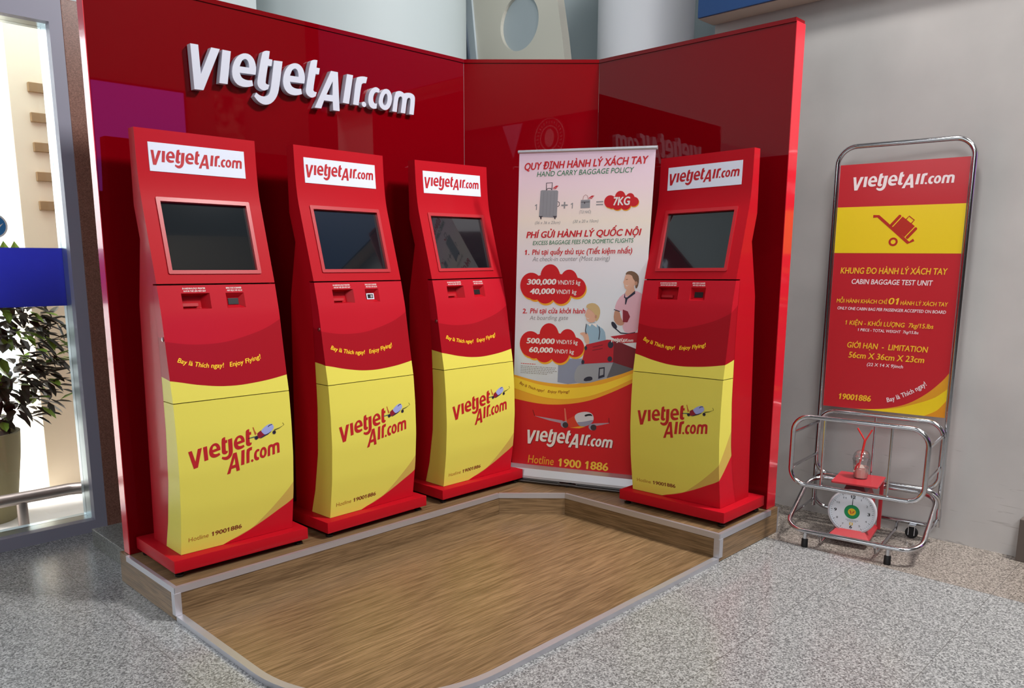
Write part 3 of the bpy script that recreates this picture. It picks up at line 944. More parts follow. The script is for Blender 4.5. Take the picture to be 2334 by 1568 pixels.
def door(name, z0, z1, root, holes, side_dep=True):
    """curved door leaf with sides wrapping back; holes = list of (v0,v1,z0,z1,depth)"""
    bm = bmesh.new()
    uvl = bm.loops.layers.uv.new('print')
    vs = sorted({-B, B} | {x for h in holes for x in h[:2]})
    n = max(2, int((z1 - z0) / .03))
    zs = sorted({z0 + (z1 - z0) * i / n for i in range(n + 1)} | {x for h in holes for x in h[2:4]})
    V = {}

    def vert(v, z, h=0.0):
        k = (round(v, 5), round(z, 5), round(h, 5))
        if k not in V: V[k] = bm.verts.new(kmap(v, z, h))
        return V[k]

    def face(vl, uvs):
        f = bm.faces.new(vl)
        for lp in f.loops:
            lp[uvl].uv = uvs[vl.index(lp.vert)]
        return f
    for a0, a1 in zip(vs, vs[1:]):
        for b0, b1 in zip(zs, zs[1:]):
            mv, mz = (a0 + a1) / 2, (b0 + b1) / 2
            if any(h[0] < mv < h[1] and h[2] < mz < h[3] for h in holes): continue
            q = [(a0, b0), (a1, b0), (a1, b1), (a0, b1)]
            face([vert(*k) for k in q], [(v + .5, z) for v, z in q])
    for s in (-1, 1):
        bk = {}
        for z in zs:
            bk[z] = bm.verts.new(KP(s * B, interp(SIDE, z), z))
        for b0, b1 in zip(zs, zs[1:]):
            d0, d1 = front_u(b0) - interp(SIDE, b0), front_u(b1) - interp(SIDE, b1)
            face([vert(s * B, b0), bk[b0], bk[b1], vert(s * B, b1)],
                 [(s * B + .5, b0), (s * (B + d0) + .5, b0), (s * (B + d1) + .5, b1), (s * B + .5, b1)])
    for zz in (z0, z1):
        q = [vert(v, zz) for v in vs] + [bm.verts.new(KP(B, interp(SIDE, zz), zz)), bm.verts.new(KP(-B, interp(SIDE, zz), zz))]
        face(q, [(.5, zz)] * len(q))
    return obj(name, bm, pm, root, True, math.radians(25))


def make_kiosk():
    root = thing('self_service_kiosk', 'k', 'kiosk', (0, 0, 0), group='red check-in kiosks')
    W, D, hp = .697, .466, .060
    bm = bmesh.new(); box(bm, -W / 2, W / 2, .0, D, HF, HF + hp, .004)
    obj('plinth', bm, paint_red, root, True)
    for x in (-W / 2 + .035, W / 2 - .035):
        for y in (.04, D - .04):
            bm = bmesh.new(); lathe(bm, [(.019, 0), (.021, .004), (.021, .01), (.012, .014), (.009, HF + .002)], Matrix.Translation((x, y, 0)), 18)
            obj('foot', bm, black, root, True)
    # cabinet shell: head in front, recessed below where the doors hang
    n = 26
    zt = [2.007 - (2.007 - 1.316) * i / n for i in range(n + 1)]
    zt = sorted(set(zt) | {1.687, 1.376}, reverse=True)
    pts = [(front_u(z), z) for z in zt] + [(u + .002, z) for u, z in SIDE[::-1]] + BACK[::-1]
    bm = bmesh.new()
    HV = .2095
    vcol = [-B, -HV, HV, B]
    grid = [[bm.verts.new(KP(v, u, z)) for u, z in pts] for v in vcol]
    m = len(pts)
    for c in range(3):
        for i in range(m):
            j = (i + 1) % m
            if c == 1 and i < len(zt) - 1 and zt[i] <= 1.6871 and zt[j] >= 1.3759: continue
            bm.faces.new((grid[c][i], grid[c][j], grid[c + 1][j], grid[c + 1][i]))
    for c in (0, 3):
        ids = list(range(m))
        for t_ in tessellate_polygon([[Vector((u, z, 0)) for u, z in pts]]):
            bm.faces.new([grid[c][i] for i in t_])
    body = obj('cabinet', bm, paint_red, root, True, math.radians(22))
    # side infill behind the doors is part of the cabinet outline; screen niche
    bm = bmesh.new()
    out = [(-HV, 1.376), (HV, 1.376), (HV, 1.687), (-HV, 1.687)]
    lo = [bm.verts.new(kmap(a, c, 0)) for a, c in out]; hi = [bm.verts.new(kmap(a, c, -.014)) for a, c in out]
    for k in range(4): bm.faces.new((lo[k], lo[(k + 1) % 4], hi[(k + 1) % 4], hi[k]))
    o_, i_ = round_rect(-.228, .228, 1.359, 1.706, .006, 3), [(-HV, 1.376), (HV, 1.376), (HV, 1.687), (-HV, 1.687)]
    ring_prism(bm, o_, [i_], .0, .005, kmap)
    obj('screen_bezel', bm, lip_red, root)
    bm = bmesh.new(); prism(bm, out, -.018, -.0125, kmap); obj('screen', bm, screen_m, root)
    # sign
    bm = bmesh.new()
    zs_ = [1.8205 + (1.949 - 1.8205) * i / 6 for i in range(7)]
    f0 = [[bm.verts.new(kmap(v, z, h)) for z in zs_] for v, h in ((-.236, -.002), (-.235, .002), (.229, .002), (.230, -.002))]
    for a, c in zip(f0, f0[1:]):
        for i in range(6): bm.faces.new((a[i], a[i + 1], c[i + 1], c[i]))
    bm.faces.new([r[0] for r in f0]); bm.faces.new([r[-1] for r in f0][::-1])
    sg = obj('sign_panel', bm, sign_white, root)
    s = Sheet(); A = [[.3138, -.0158, .5868], [.0018, .3129, 1.0917]]
    s.logo(A, LINE1 + LINE2, logo_red, .0028); s.build('logo_lettering', kmap, sg, [1.84 + .02 * k for k in range(5)])
    # doors
    holes = [(-.187, -.052, 1.2, 1.272), (.026, .119, 1.2, 1.271)]
    d1 = door('upper_door', .7835, 1.309, root, holes)
    d2 = door('service_door', .0615, .7795, root, [])
    for zz in (1.3125, .7815):
        bm = bmesh.new()
        q = [KP(-B + .004, front_u(zz) - .005, zz), KP(B - .004, front_u(zz) - .005, zz), KP(B - .004, -.2, zz), KP(-B + .004, -.2, zz)]
        bm.faces.new([bm.verts.new(c) for c in q])
        obj('door_gap', bm, gap_m, root)
    # printer slot niche
    bm = bmesh.new()
    v0, v1, z0, z1 = holes[0]
    qf = [(v0, z0), (v1, z0), (v1, z1), (v0, z1)]; qb = [(v0 + .004, z0 + .012), (v1 - .03, z0 + .012), (v1 - .03, z1 - .004), (v0 + .004, z1 - .004)]
    a = [bm.verts.new(kmap(*k, 0)) for k in qf]; c = [bm.verts.new(kmap(*k, -.042)) for k in qb]
    for k in range(4): bm.faces.new((a[k], a[(k + 1) % 4], c[(k + 1) % 4], c[k]))
    bm.faces.new(c)
    sl = obj('printer_slot', bm, paint_red, root)
    bm = bmesh.new(); prism(bm, [(v0 + .01, 1.218), (v1 - .05, 1.218), (v1 - .05, 1.232), (v0 + .01, 1.232)], -.041, -.028, kmap); obj('paper_lip', bm, lip_red, sl)
    bm = bmesh.new()
    v0, v1, z0, z1 = holes[1]
    qf = [(v0, z0), (v1, z0), (v1, z1), (v0, z1)]; qb = [(v0 + .015, z0 + .018), (v1 - .022, z0 + .018), (v1 - .022, z1 - .02), (v0 + .015, z1 - .02)]
    a = [bm.verts.new(kmap(*k, 0)) for k in qf]; c = [bm.verts.new(kmap(*k, -.022)) for k in qb]
    for k in range(4): bm.faces.new((a[k], a[(k + 1) % 4], c[(k + 1) % 4], c[k]))
    bm.faces.new(c)
    bs = obj('barcode_scanner', bm, paint_red, root)
    bm = bmesh.new(); prism(bm, [(v0 + .017, z0 + .02), (v1 - .024, z0 + .02), (v1 - .024, z1 - .022), (v0 + .017, z1 - .022)], -.022, -.019, kmap); obj('scanner_window', bm, black, bs)
    # captions, slogan
    s = Sheet()
    for body, v0, v1, z, c in (('BOARDING-PASS PRINTER', -.178, -.07, 1.290, .0075), ('NƠI IN THẺ LÊN MÁY BAY', -.174, -.068, 1.278, .0075), ('BARCODE SCANNER', .032, .110, 1.290, .0075), ('MÁY ĐỌC MÃ VẠCH', .036, .112, 1.278, .0075)):
        s.text(body, (v0, z), (v1, z), c, print_white, .0008, .015, .15, 1)
        if z < 1.28: s.build('caption', kmap, d1); s = Sheet()
    s = Sheet()
    s.arc_text('Bay là Thích ngay!   Enjoy Flying!', [(-.247, .966), (-.05, .925), (.165, .953)], .021, print_yel, .0008, .02, .15)
    s.build('slogan', kmap, d1, [.92, .94, .96, .98])
    # door print: two-line logo, aircraft, hotline
    s = Sheet()
    s.logo([[.432, -.086, 1.0439], [.0677, .3994, -.3337]], LINE1, logo_red, .0010)
    s.logo([[.4047, -.0506, .7756], [.0609, .4388, -.5444]], LINE2, logo_red, .0010)
    cuts = [.42 + .03 * k for k in range(8)]
    s.build('logo_lettering', kmap, d2, cuts)
    s = Sheet()
    s.poly([(.054, .576), (.086, .580), (.100, .578), (.087, .574), (.055, .572)], p_teal, .0010)
    s.poly([(.192, .599), (.222, .605), (.244, .613), (.247, .617), (.240, .627), (.244, .626), (.250, .615), (.221, .6), (.197, .593)], p_olive, .0010)
    s.poly([(.080, .625), (.085, .626), (.091, .607), (.099, .593), (.094, .586), (.090, .587)], p_orange, .0010)
    s.poly([(.121, .604), (.128, .597), (.143, .581), (.118, .568), (.106, .567), (.102, .578), (.103, .593)], p_crim, .0012)
    s.poly([(.141, .581), (.174, .591), (.179, .591), (.160, .579), (.124, .566), (.113, .564)], p_navy, .0011)
    s.poly(smooth_closed([(.122, .602), (.141, .618), (.159, .627), (.176, .631), (.187, .626), (.193, .612), (.188, .6), (.174, .591), (.156, .583), (.141, .580), (.130, .591)], 1), p_sky, .0014)
    s.poly([(.160, .618), (.168, .625), (.183, .628), (.185, .624), (.171, .622), (.162, .615)], p_navy, .0016)
    s.disc(.0965, .5715, .0095, p_navy, .0016).disc(.098, .572, .006, p_dk, .0018)
    s.disc(.193, .585, .0095, p_navy, .0016).disc(.195, .586, .006, p_dk, .0018)
    s.build('aircraft_print', kmap, d2)
    s = Sheet()
    s.text('Hotline', (-.256, .118), (-.158, .121), .021, tan_print, .0008, .0, .05)
    s.text('19001886', (-.142, .121), (.010, .127), .021, dark_print, .0008, .025, .05)
    s.build('hotline_lettering', kmap, d2)
    # lock on the left flank
    bm = bmesh.new(); lathe(bm, [(.010, 0), (.010, .004), (.006, .006)], Matrix.Translation((-B, -front_u(1.07) + .016, 1.07 + HF)) @ Matrix.Rotation(-PI / 2, 4, 'Y'), 16)
    obj('lock', bm, zinc, d1, True)
    return root


p_teal = mat('print_teal', (70, 100, 90), .5); p_olive = mat('print_olive', (104, 100, 40), .5); p_orange = mat('print_rust', (180, 90, 40), .5)
p_crim = mat('print_crimson', (130, 16, 44), .5); p_navy = mat('print_navy', (44, 36, 66), .5); p_sky = mat('print_pale_blue', (150, 160, 214), .5); p_dk = mat('print_night', (24, 20, 34), .5)


def copy_tree(o, parent=None):
    c = o.copy()
    COL.objects.link(c)
    if parent: c.parent = parent
    for ch in list(o.children): copy_tree(ch, c)
    return c


k1 = make_kiosk()
KS = [(-2.5445, -.4703, -.016, .006, 'leftmost red check-in kiosk, nearest the window and the glazed wall'),
      (-1.7412, -.4874, .0297, .0041, 'second red check-in kiosk from the window, under the raised lettering'),
      (-.908, -.4723, -.0158, -.0063, 'third red check-in kiosk, standing just left of the roll-up banner'),
      (-.4798, -1.5517, -PI / 2 - .0013, -.0112, 'lone red check-in kiosk in front of the right panel, right of the banner')]
kiosks = [k1] + [copy_tree(k1) for _ in range(3)]
for o, (x, y, rz, ry, lab) in zip(kiosks, KS):
    o.location = (x, y, H1 + .0005 + abs(ry) * .34)
    o.rotation_euler = (0, ry, rz)
    o['label'] = lab

# ------------------------------------------------------------------ roll-up banner
BLc, BRc, TLc, TRc = Vector((-.537, -.356, .268)), Vector((-.228, -1.123, .262)), Vector((-.664, -.532, 2.250)), Vector((-.356, -1.299, 2.232))
BW, BH = .827, 1.985
_n = (BRc - BLc).cross(TLc - BLc).normalized()
if _n.x > 0: _n = -_n


def bmap(a, b, h):
    s, t = a / BW, b / BH
    return (BLc * (1 - s) + BRc * s) * (1 - t) + (TLc * (1 - s) + TRc * s) * t + _n * h


ban = thing('roll_up_banner', 'tall roll-up baggage policy banner standing in the corner of the booth', 'banner', ((BLc.x + BRc.x) / 2, (BLc.y + BRc.y) / 2, H1))
fab = mat('banner_fabric', (226, 220, 224), .45, coat=.15, coat_rough=.3)
N, L, b = nodes(fab)
uv = N.new('ShaderNodeUVMap'); uv.uv_map = 'print'; sp = N.new('ShaderNodeSeparateXYZ'); L.new(uv.outputs[0], sp.inputs[0])
rp = N.new('ShaderNodeValToRGB'); e = rp.color_ramp.elements
e[0].position = .30; e[0].color = lin((206, 214, 226)); e[1].position = 1.0; e[1].color = lin((240, 212, 232))
for p_, c_ in ((.42, (228, 236, 242)), (.58, (226, 232, 240)), (.68, (238, 236, 242)), (.80, (252, 240, 226)), (.90, (250, 226, 234))):
    q_ = e.new(p_); q_.color = lin(c_)
L.new(sp.outputs[1], rp.inputs[0]); L.new(rp.outputs[0], b.inputs['Base Color'])
bm = bmesh.new(); uvl = bm.loops.layers.uv.new('print')
gn = 20
rows = []
for h in (0, -.0012):
    rows.append([[bm.verts.new(bmap(BW * i / 2, BH * j / gn, h)) for i in range(3)] for j in range(gn + 1)])
for r in rows:
    for j in range(gn):
        for i in range(2):
            f = bm.faces.new((r[j][i], r[j][i + 1], r[j + 1][i + 1], r[j + 1][i]))
            for lp, (a, c) in zip(f.loops, ((i, j), (i + 1, j), (i + 1, j + 1), (i, j + 1))): lp[uvl].uv = (a / 2, c / gn)
for j in range(gn):
    for i in (0, 2):
        f = bm.faces.new((rows[0][j][i], rows[0][j + 1][i], rows[1][j + 1][i], rows[1][j][i]))
        for lp, c in zip(f.loops, (j, j + 1, j + 1, j)): lp[uvl].uv = (i / 2, c / gn)
fabric = obj('fabric', bm, fab, ban)
b_red = mat('banner_red', (206, 28, 38), .45); b_red2 = mat('banner_text_red', (206, 36, 46), .5); b_green = mat('banner_green', (58, 128, 88), .5)
b_grey = mat('banner_grey', (150, 148, 150), .5); b_or = mat('banner_orange', (238, 172, 48), .5); b_yel = mat('banner_yellow', (250, 214, 60), .5)
b_deep = mat('banner_gold', (228, 160, 60), .5); b_case = mat('case_grey', (150, 152, 158), .5); b_dkg = mat('case_dark', (70, 62, 70), .5)
b_num = mat('number_yellow', (246, 200, 70), .5); b_shadow = mat('letter_shadow', (120, 18, 26), .5)
# curved bands and red field
s = Sheet()


def interp_pts(tab, n=24):
    out = []
    x0, x1 = tab[0][0], tab[-1][0]
    for i in range(n + 1):
        x = x0 + (x1 - x0) * i / n
        # Catmull-Rom through samples
        k = max(j for j in range(len(tab) - 1) if tab[j][0] <= x + 1e-9)
        p1, p2 = tab[k], tab[k + 1]
        p0 = tab[k - 1] if k else (2 * p1[0] - p2[0], 2 * p1[1] - p2[1])
        p3 = tab[k + 2] if k + 2 < len(tab) else (2 * p2[0] - p1[0], 2 * p2[1] - p1[1])
        t = (x - p1[0]) / (p2[0] - p1[0])
        m1 = (p2[1] - p0[1]) / (p2[0] - p0[0]) * (p2[0] - p1[0]); m2 = (p3[1] - p1[1]) / (p3[0] - p1[0]) * (p2[0] - p1[0])
        y = (2 * t**3 - 3 * t**2 + 1) * p1[1] + (t**3 - 2 * t**2 + t) * m1 + (-2 * t**3 + 3 * t**2) * p2[1] + (t**3 - t**2) * m2
        out.append((x, y))
    return out


bt = interp_pts([(0, .610), (.18, .576), (.37, .572), (.57, .611), (.718, .664), (.827, .715)])
ym = interp_pts([(0, .596), (.18, .556), (.37, .548), (.57, .582), (.718, .640), (.827, .694)])
by = interp_pts([(0, .520), (.18, .478), (.33, .470), (.50, .500), (.65, .562), (.827, .660)])
bl_ = interp_pts([(0, .449), (.18, .428), (.33, .434), (.50, .470), (.65, .536), (.827, .634)])
s.poly(bt + bl_[::-1], b_or, .0006)
s.poly(ym + by[::-1], b_yel, .0009)
s.poly([(0, 0.0)] + [(BW, 0.0)] + bl_[::-1], b_red, .0006)
s.build('colour_bands', bmap, fabric)
# headings
T = lambda *a: Sheet().text(*a).build('text_line', bmap, fabric)
T('QUY ĐỊNH HÀNH LÝ XÁCH TAY', (.038, 1.884), (.788, 1.905), .040, b_red2, .0008, .035, .22)
T('HAND CARRY BAGGAGE POLICY', (.117, 1.844), (.71, 1.858), .029, b_green, .0008, .006, .22)
T('PHÍ GỬI HÀNH LÝ QUỐC NỘI', (.061, 1.482), (.776, 1.503), .037, b_red2, .0008, .035, .22)
T('EXCESS BAGGAGE FEES FOR DOMETIC FLIGHTS', (.104, 1.440), (.733, 1.461), .024, b_green, .0008, .008, .2)
T('1.', (.054, 1.380), (.082, 1.381), .029, b_red2, .0008, .03, .1)
T('Phí tại quầy thủ tục (Tiết kiệm nhất)', (.102, 1.381), (.729, 1.398), .031, b_red2, .0008, .022, .15)
T('At check-in counter (Most saving)', (.104, 1.341), (.597, 1.354), .027, b_grey, .0008, .0, .22)
T('2.', (.049, 1.014), (.078, 1.015), .029, b_red2, .0008, .03, .1)
T('Phí tại cửa khởi hành', (.100, 1.016), (.461, 1.029), .031, b_red2, .0008, .022, .15)
T('At boarding gate', (.097, .974), (.353, .985), .026, b_grey, .0008, .0, .22)
s = Sheet()
s.poly([(.117, 1.650), (.123, 1.650), (.124, 1.684), (.118, 1.684), (.109, 1.676), (.112, 1.672), (.118, 1.676)], b_grey).poly([(.345, 1.657), (.351, 1.657), (.352, 1.690), (.346, 1.690), (.337, 1.682), (.340, 1.678), (.346, 1.682)], b_grey)
s.line((.279, 1.676), (.319, 1.677), .009, b_grey).line((.299, 1.657), (.299, 1.696), .009, b_grey, .0005)
s.line((.495, 1.678), (.537, 1.679), .007, b_grey).line((.495, 1.694), (.537, 1.695), .007, b_grey)
T('(TÚI NHỎ)', (.394, 1.628), (.466, 1.629), .017, b_grey, .0008, 0, .1)
T('(56 x 36 x 23cm)', (.114, 1.566), (.276, 1.568), .017, b_grey, .0008, 0, .25)
T('(30 x 20 x 10cm)', (.358, 1.573), (.514, 1.577), .017, b_grey, .0008, 0, .25)
for k, (a, z) in enumerate(((.10, .688), (.24, .671), (.23, .660), (.25, .649), (.22, .638), (.17, .627))):   # fine print too small to read
    x = .046
    while x < .046 + a:
        w = random.uniform(.006, .017); s.line((x, z), (x + w, z + .0002), .0045, b_red2 if k == 0 else b_grey, .0005); x += w + .004
s.arc_text('Bay là Thích ngay!   Enjoy Flying!', [(.040, .553), (.195, .510), (.384, .516)], .017, mat('slogan_brown', (150, 60, 24), .5), .0013, .012, .2)
s.build('small_lettering', bmap, fabric)


def cloud(s, cx, cy, w, h, m, m2):
    lob = [(-.36, -.04, .29, .37), (-.06, .20, .25, .34), (.24, .14, .21, .27), (.36, -.06, .24, .28), (.12, -.20, .26, .32), (-.13, -.22, .26, .30), (-.30, -.14, .22, .30), (0, 0, .38, .30)]
    for k, (a, b_, rx, ry) in enumerate(lob):
        rx *= .62 if k < 7 else 1; ry *= .86 if k < 7 else .9
        s.disc(cx + a * w + .006 * w / .4, cy + b_ * h - .012 * h / .26, rx * w * 1.0, m2, .0007 + k * .00002, 30, ry * h * 1.0)
        s.disc(cx + a * w, cy + b_ * h, rx * w, m, .0010 + k * .00002, 30, ry * h)


s = Sheet(); T = s.text
cloud(s, .649, 1.700, .196, .112, b_red, b_or)
T('7KG', (.601, 1.674), (.697, 1.676), .045, print_white, .0020, .035, .12)
s.build('weight_badge', bmap, fabric); s = Sheet(); T = s.text
cloud(s, .249, 1.201, .410, .252, b_red, b_or)
T('300,000', (.075, 1.197), (.265, 1.202), .033, print_white, .0020, .045, .12); T('VND/15 kg', (.277, 1.202), (.422, 1.205), .026, print_white, .0020, .018, .12)
T('40,000', (.097, 1.138), (.259, 1.144), .033, print_white, .0020, .045, .12); T('VND/1 kg', (.270, 1.144), (.400, 1.147), .026, print_white, .0020, .018, .12)
s.build('price_badge', bmap, fabric); s = Sheet(); T = s.text
cloud(s, .256, .829, .410, .262, b_red, b_or)
T('500,000', (.083, .823), (.270, .828), .033, print_white, .0020, .045, .12); T('VND/15 kg', (.282, .830), (.423, .833), .025, print_white, .0020, .018, .12)
T('60,000', (.103, .766), (.261, .770), .033, print_white, .0020, .045, .12); T('VND/1 kg', (.272, .768), (.401, .772), .025, print_white, .0020, .018, .12)
s.build('price_badge', bmap, fabric)
# pictograms: cabin case and hand bag
s = Sheet()
s.poly([(.144, 1.762), (.152, 1.766), (.248, 1.764), (.256, 1.758), (.253, 1.604), (.138, 1.609)], b_case, .0006)
for x in (.165, .188, .211, .233): s.line((x, 1.755), (x - .003, 1.616), .002, mat('case_rib', (132, 134, 140), .5) if 'case_rib' not in MATS else MATS['case_rib'], .0008)
s.stroke([(.181, 1.764), (.180, 1.807), (.217, 1.808), (.215, 1.766)], .005, b_dkg, .0007)
s.stroke([(.180, 1.766), (.190, 1.776), (.207, 1.776), (.216, 1.767)], .004, b_dkg, .0007)
s.stroke([(.256, 1.699), (.266, 1.692), (.266, 1.676), (.255, 1.668)], .004, b_dkg, .0007)
for (x, y) in ((.218, 1.775),):
    s.poly([(x, y), (x + .024, y + .016), (x + .040, y + .015), (x + .026, y + .006)], b_red2, .0010)
    s.poly([(x, y - .003), (x + .022, y + .002), (x + .036, y + .010), (x + .022, y - .003)], b_red2, .0011)
for x in (.150, .240): s.poly([(x - .013, 1.614), (x + .015, 1.614), (x + .006, 1.606), (x + .005, 1.595), (x - .001, 1.595), (x - .004, 1.606)], b_dkg, .0009)
s.build('suitcase_pictogram', bmap, fabric); s = Sheet()
s.poly([(.4, 1.706), (.457, 1.708), (.458, 1.66), (.4, 1.658)], b_case, .0006).line((.401, 1.694), (.456, 1.695), .003, b_dkg, .0008).line((.424, 1.696), (.424, 1.684), .006, b_dkg, .0009)
s.stroke([(.412, 1.707), (.416, 1.727), (.428, 1.736), (.441, 1.728), (.445, 1.708)], .0035, mat('handle_rose', (196, 150, 150), .5), .0007)
for (x, y) in ((.443, 1.715),):
    s.poly([(x, y), (x + .024, y + .016), (x + .040, y + .015), (x + .026, y + .006)], b_red2, .0010)
    s.poly([(x, y - .003), (x + .022, y + .002), (x + .036, y + .010), (x + .022, y - .003)], b_red2, .0011)
s.build('handbag_pictogram', bmap, fabric)
# printed photograph: man, boy and suitcases
skin = mat('print_skin', (222, 176, 152), .5); skin2 = mat('print_skin_tan', (196, 148, 124), .5); hair1 = mat('print_hair_brown', (120, 92, 72), .5); hair2 = mat('print_hair_blond', (206, 180, 130), .5)
pink = mat('print_pink_shirt', (226, 182, 196), .5); navy = mat('print_collar_navy', (46, 48, 66), .5); bluesh = mat('print_blue_shirt', (152, 186, 208), .5)
maroon = mat('print_maroon', (140, 40, 56), .5); caser = mat('print_case_red', (188, 34, 50), .5); cases = mat('print_case_red_shade', (118, 30, 44), .5)
greyc = mat('print_case_silver', (156, 162, 172), .5); greyd = mat('print_case_slate', (96, 98, 106), .5); pale = mat('print_pale_wall', (206, 220, 226), .5); bluef = mat('print_floor_blue', (140, 150, 176), .5)
s = Sheet(); P = s.poly
P([(.30, .735), (.827, .76), (.827, .70), (.72, .664), (.57, .611), (.37, .572), (.30, .58)], bluef, .0003)
s.build('printed_backdrop', bmap, fabric); s = Sheet(); P = s.poly
P(smooth_closed([(.701, 1.164), (.660, 1.125), (.640, 1.060), (.676, 1.050), (.690, 1.06), (.696, .96), (.720, .915), (.800, .93), (.806, 1.06), (.827, 1.09), (.827, 1.15), (.762, 1.181)], 1), pink, .0006)
P(smooth_closed([(.645, 1.062), (.676, 1.052), (.690, 1.0), (.712, .985), (.700, .963), (.664, .966), (.640, 1.0)], 1), skin2, .0009)
P([(.695, 1.062), (.726, 1.052), (.742, 1.02), (.728, .985), (.700, .985)], maroon, .0010)
P([(.713, 1.19), (.752, 1.21), (.762, 1.176), (.716, 1.142), (.702, 1.161)], skin, .0009)
P(smooth_closed([(.698, 1.274), (.692, 1.240), (.686, 1.226), (.693, 1.214), (.697, 1.192), (.714, 1.181), (.742, 1.188), (.762, 1.215), (.768, 1.25), (.742, 1.28)], 1), skin, .0011)
P([(.700, 1.212), (.712, 1.206), (.722, 1.212), (.711, 1.202)], print_white, .0013)
P([(.702, 1.244), (.714, 1.246), (.714, 1.243), (.702, 1.241)], hair1, .0013)
P(smooth_closed([(.695, 1.270), (.708, 1.292), (.743, 1.294), (.775, 1.273), (.783, 1.240), (.776, 1.196), (.762, 1.190), (.760, 1.232), (.744, 1.250), (.738, 1.268), (.715, 1.275)], 1), hair1, .0013)
s.disc(.765, 1.222, .008, skin2, .0015, 14, .012)
P([(.701, 1.164), (.697, 1.136), (.716, 1.136), (.762, 1.178), (.764, 1.160), (.720, 1.126), (.712, 1.092), (.706, 1.094), (.706, 1.128)], navy, .0012)
s.line((.640, 1.060), (.678, 1.049), .005, navy, .0012).line((.806, 1.09), (.82, 1.10), .006, navy, .0012)
s.build('printed_man', bmap, fabric); s = Sheet(); P = s.poly
P(smooth_closed([(.479, .966), (.500, .974), (.527, .978), (.548, .955), (.590, .931), (.601, .876), (.600, .84), (.482, .83), (.462, .865), (.466, .94)], 1), bluesh, .0006)
P(smooth_closed([(.470, .912), (.436, .908), (.434, .898), (.458, .886), (.472, .838), (.500, .838), (.488, .90)], 1), skin, .0008)
P(smooth_closed([(.473, 1.062), (.464, 1.030), (.459, 1.018), (.467, 1.008), (.474, .984), (.500, .970), (.528, .980), (.540, 1.02), (.512, 1.062)], 1), skin, .0009)
P([(.471, 1.004), (.482, .998), (.492, 1.004), (.480, .994)], print_white, .0011)
P(smooth_closed([(.463, 1.066), (.472, 1.088), (.512, 1.097), (.545, 1.078), (.558, 1.045), (.550, .998), (.530, .978), (.526, 1.020), (.508, 1.045), (.482, 1.058)], 1), hair2, .0011)
s.disc(.530, 1.012, .007, skin2, .0013, 14, .011)
P([(.479, .966), (.496, .948), (.506, .966), (.540, .944), (.536, .972)], print_white, .0009)
s.stroke([(.472, .965), (.468, .925), (.474, .90)], .005, navy, .0010).stroke([(.552, .952), (.560, .92), (.556, .87)], .005, navy, .0010)
s.build('printed_boy', bmap, fabric); s = Sheet(); P = s.poly
P(smooth_closed([(.628, .985), (.645, .985), (.668, .958), (.662, .940), (.645, .945), (.630, .965)], 1), navy, .0012)
s.stroke([(.655, .945), (.690, .918), (.740, .915), (.780, .925)], .007, navy, .0012)
P([(.628, .893), (.827, .932), (.827, .868), (.704, .855)], caser, .0012)
s.logo([[.098, -.002, .880], [.0028, .115, .5840]], LINE1 + LINE2, print_white, .0016)
P([(.476, .834), (.608, .872), (.654, .872), (.655, .732), (.452, .709)], caser, .0010)
P([(.652, .873), (.827, .812), (.827, .715), (.783, .699), (.654, .732)], cases, .0011)
s.disc(.633, .842, .018, navy, .0014, 20, .022).disc(.633, .752, .015, navy, .0014, 20, .017).disc(.462, .722, .010, navy, .0014, 16, .014).disc(.476, .812, .009, navy, .0014, 16, .014)
s.line((.520, .820), (.584, .838), .004, cases, .0013).line((.520, .800), (.584, .816), .004, cases, .0013)
P(smooth_closed([(.417, .583), (.408, .632), (.421, .680), (.443, .705), (.639, .731), (.783, .700), (.827, .715), (.718, .664), (.571, .611), (.495, .585)], 1, (5, 6)), greyc, .0008)
P([(.655, .731), (.783, .700), (.827, .714), (.718, .664), (.62, .628)], greyd, .0010)
P([(.567, .692), (.604, .699), (.606, .636), (.566, .620)], navy, .0012); P([(.574, .684), (.597, .689), (.598, .650), (.574, .640)], greyc, .0014)
P(smooth_closed([(.474, .617), (.500, .632), (.528, .631), (.530, .607), (.473, .597)], 1), navy, .0012)
s.build('printed_luggage', bmap, fabric)
# aircraft and logo on the red field
s = Sheet(); P = s.poly
wing = mat('print_wing', (176, 150, 168), .5); fus = mat('print_fuselage', (212, 210, 220), .5); fus2 = mat('print_fuselage_shade', (150, 150, 176), .5); eng = mat('print_engine', (60, 52, 60), .5); tailm = mat('print_tail', (226, 120, 100), .5)
P([(.146, .343), (.342, .328), (.362, .312), (.340, .308), (.254, .320)], wing, .0010)
P([(.360, .326), (.424, .322), (.430, .300), (.376, .292)], wing, .0012)
P([(.548, .326), (.650, .339), (.654, .336), (.574, .312)], wing, .0010)
P([(.150, .342), (.136, .382), (.141, .382), (.156, .341)], b_shadow, .0010); P([(.650, .338), (.647, .372), (.651, .372), (.656, .337)], b_shadow, .0010)
P([(.353, .411), (.361, .409), (.375, .326), (.362, .326)], tailm, .0011)
P([(.374, .334), (.430, .372), (.450, .330), (.465, .300), (.401, .280), (.376, .300)], mat('print_red_tail', (214, 66, 44), .5), .0013)
P([(.40, .283), (.47, .301), (.50, .300), (.46, .285)], b_or, .0014)
P(smooth_closed([(.421, .363), (.443, .387), (.498, .402), (.537, .394), (.553, .367), (.548, .335), (.510, .305), (.463, .299), (.438, .327)], 2), fus, .0016)
P(smooth_closed([(.438, .325), (.480, .330), (.530, .345), (.551, .350), (.545, .332), (.510, .304), (.463, .298)], 1), fus2, .0018)
P(smooth_closed([(.489, .377), (.510, .386), (.533, .389), (.545, .374), (.536, .376), (.512, .374), (.495, .366)], 1), p_dk, .0020)
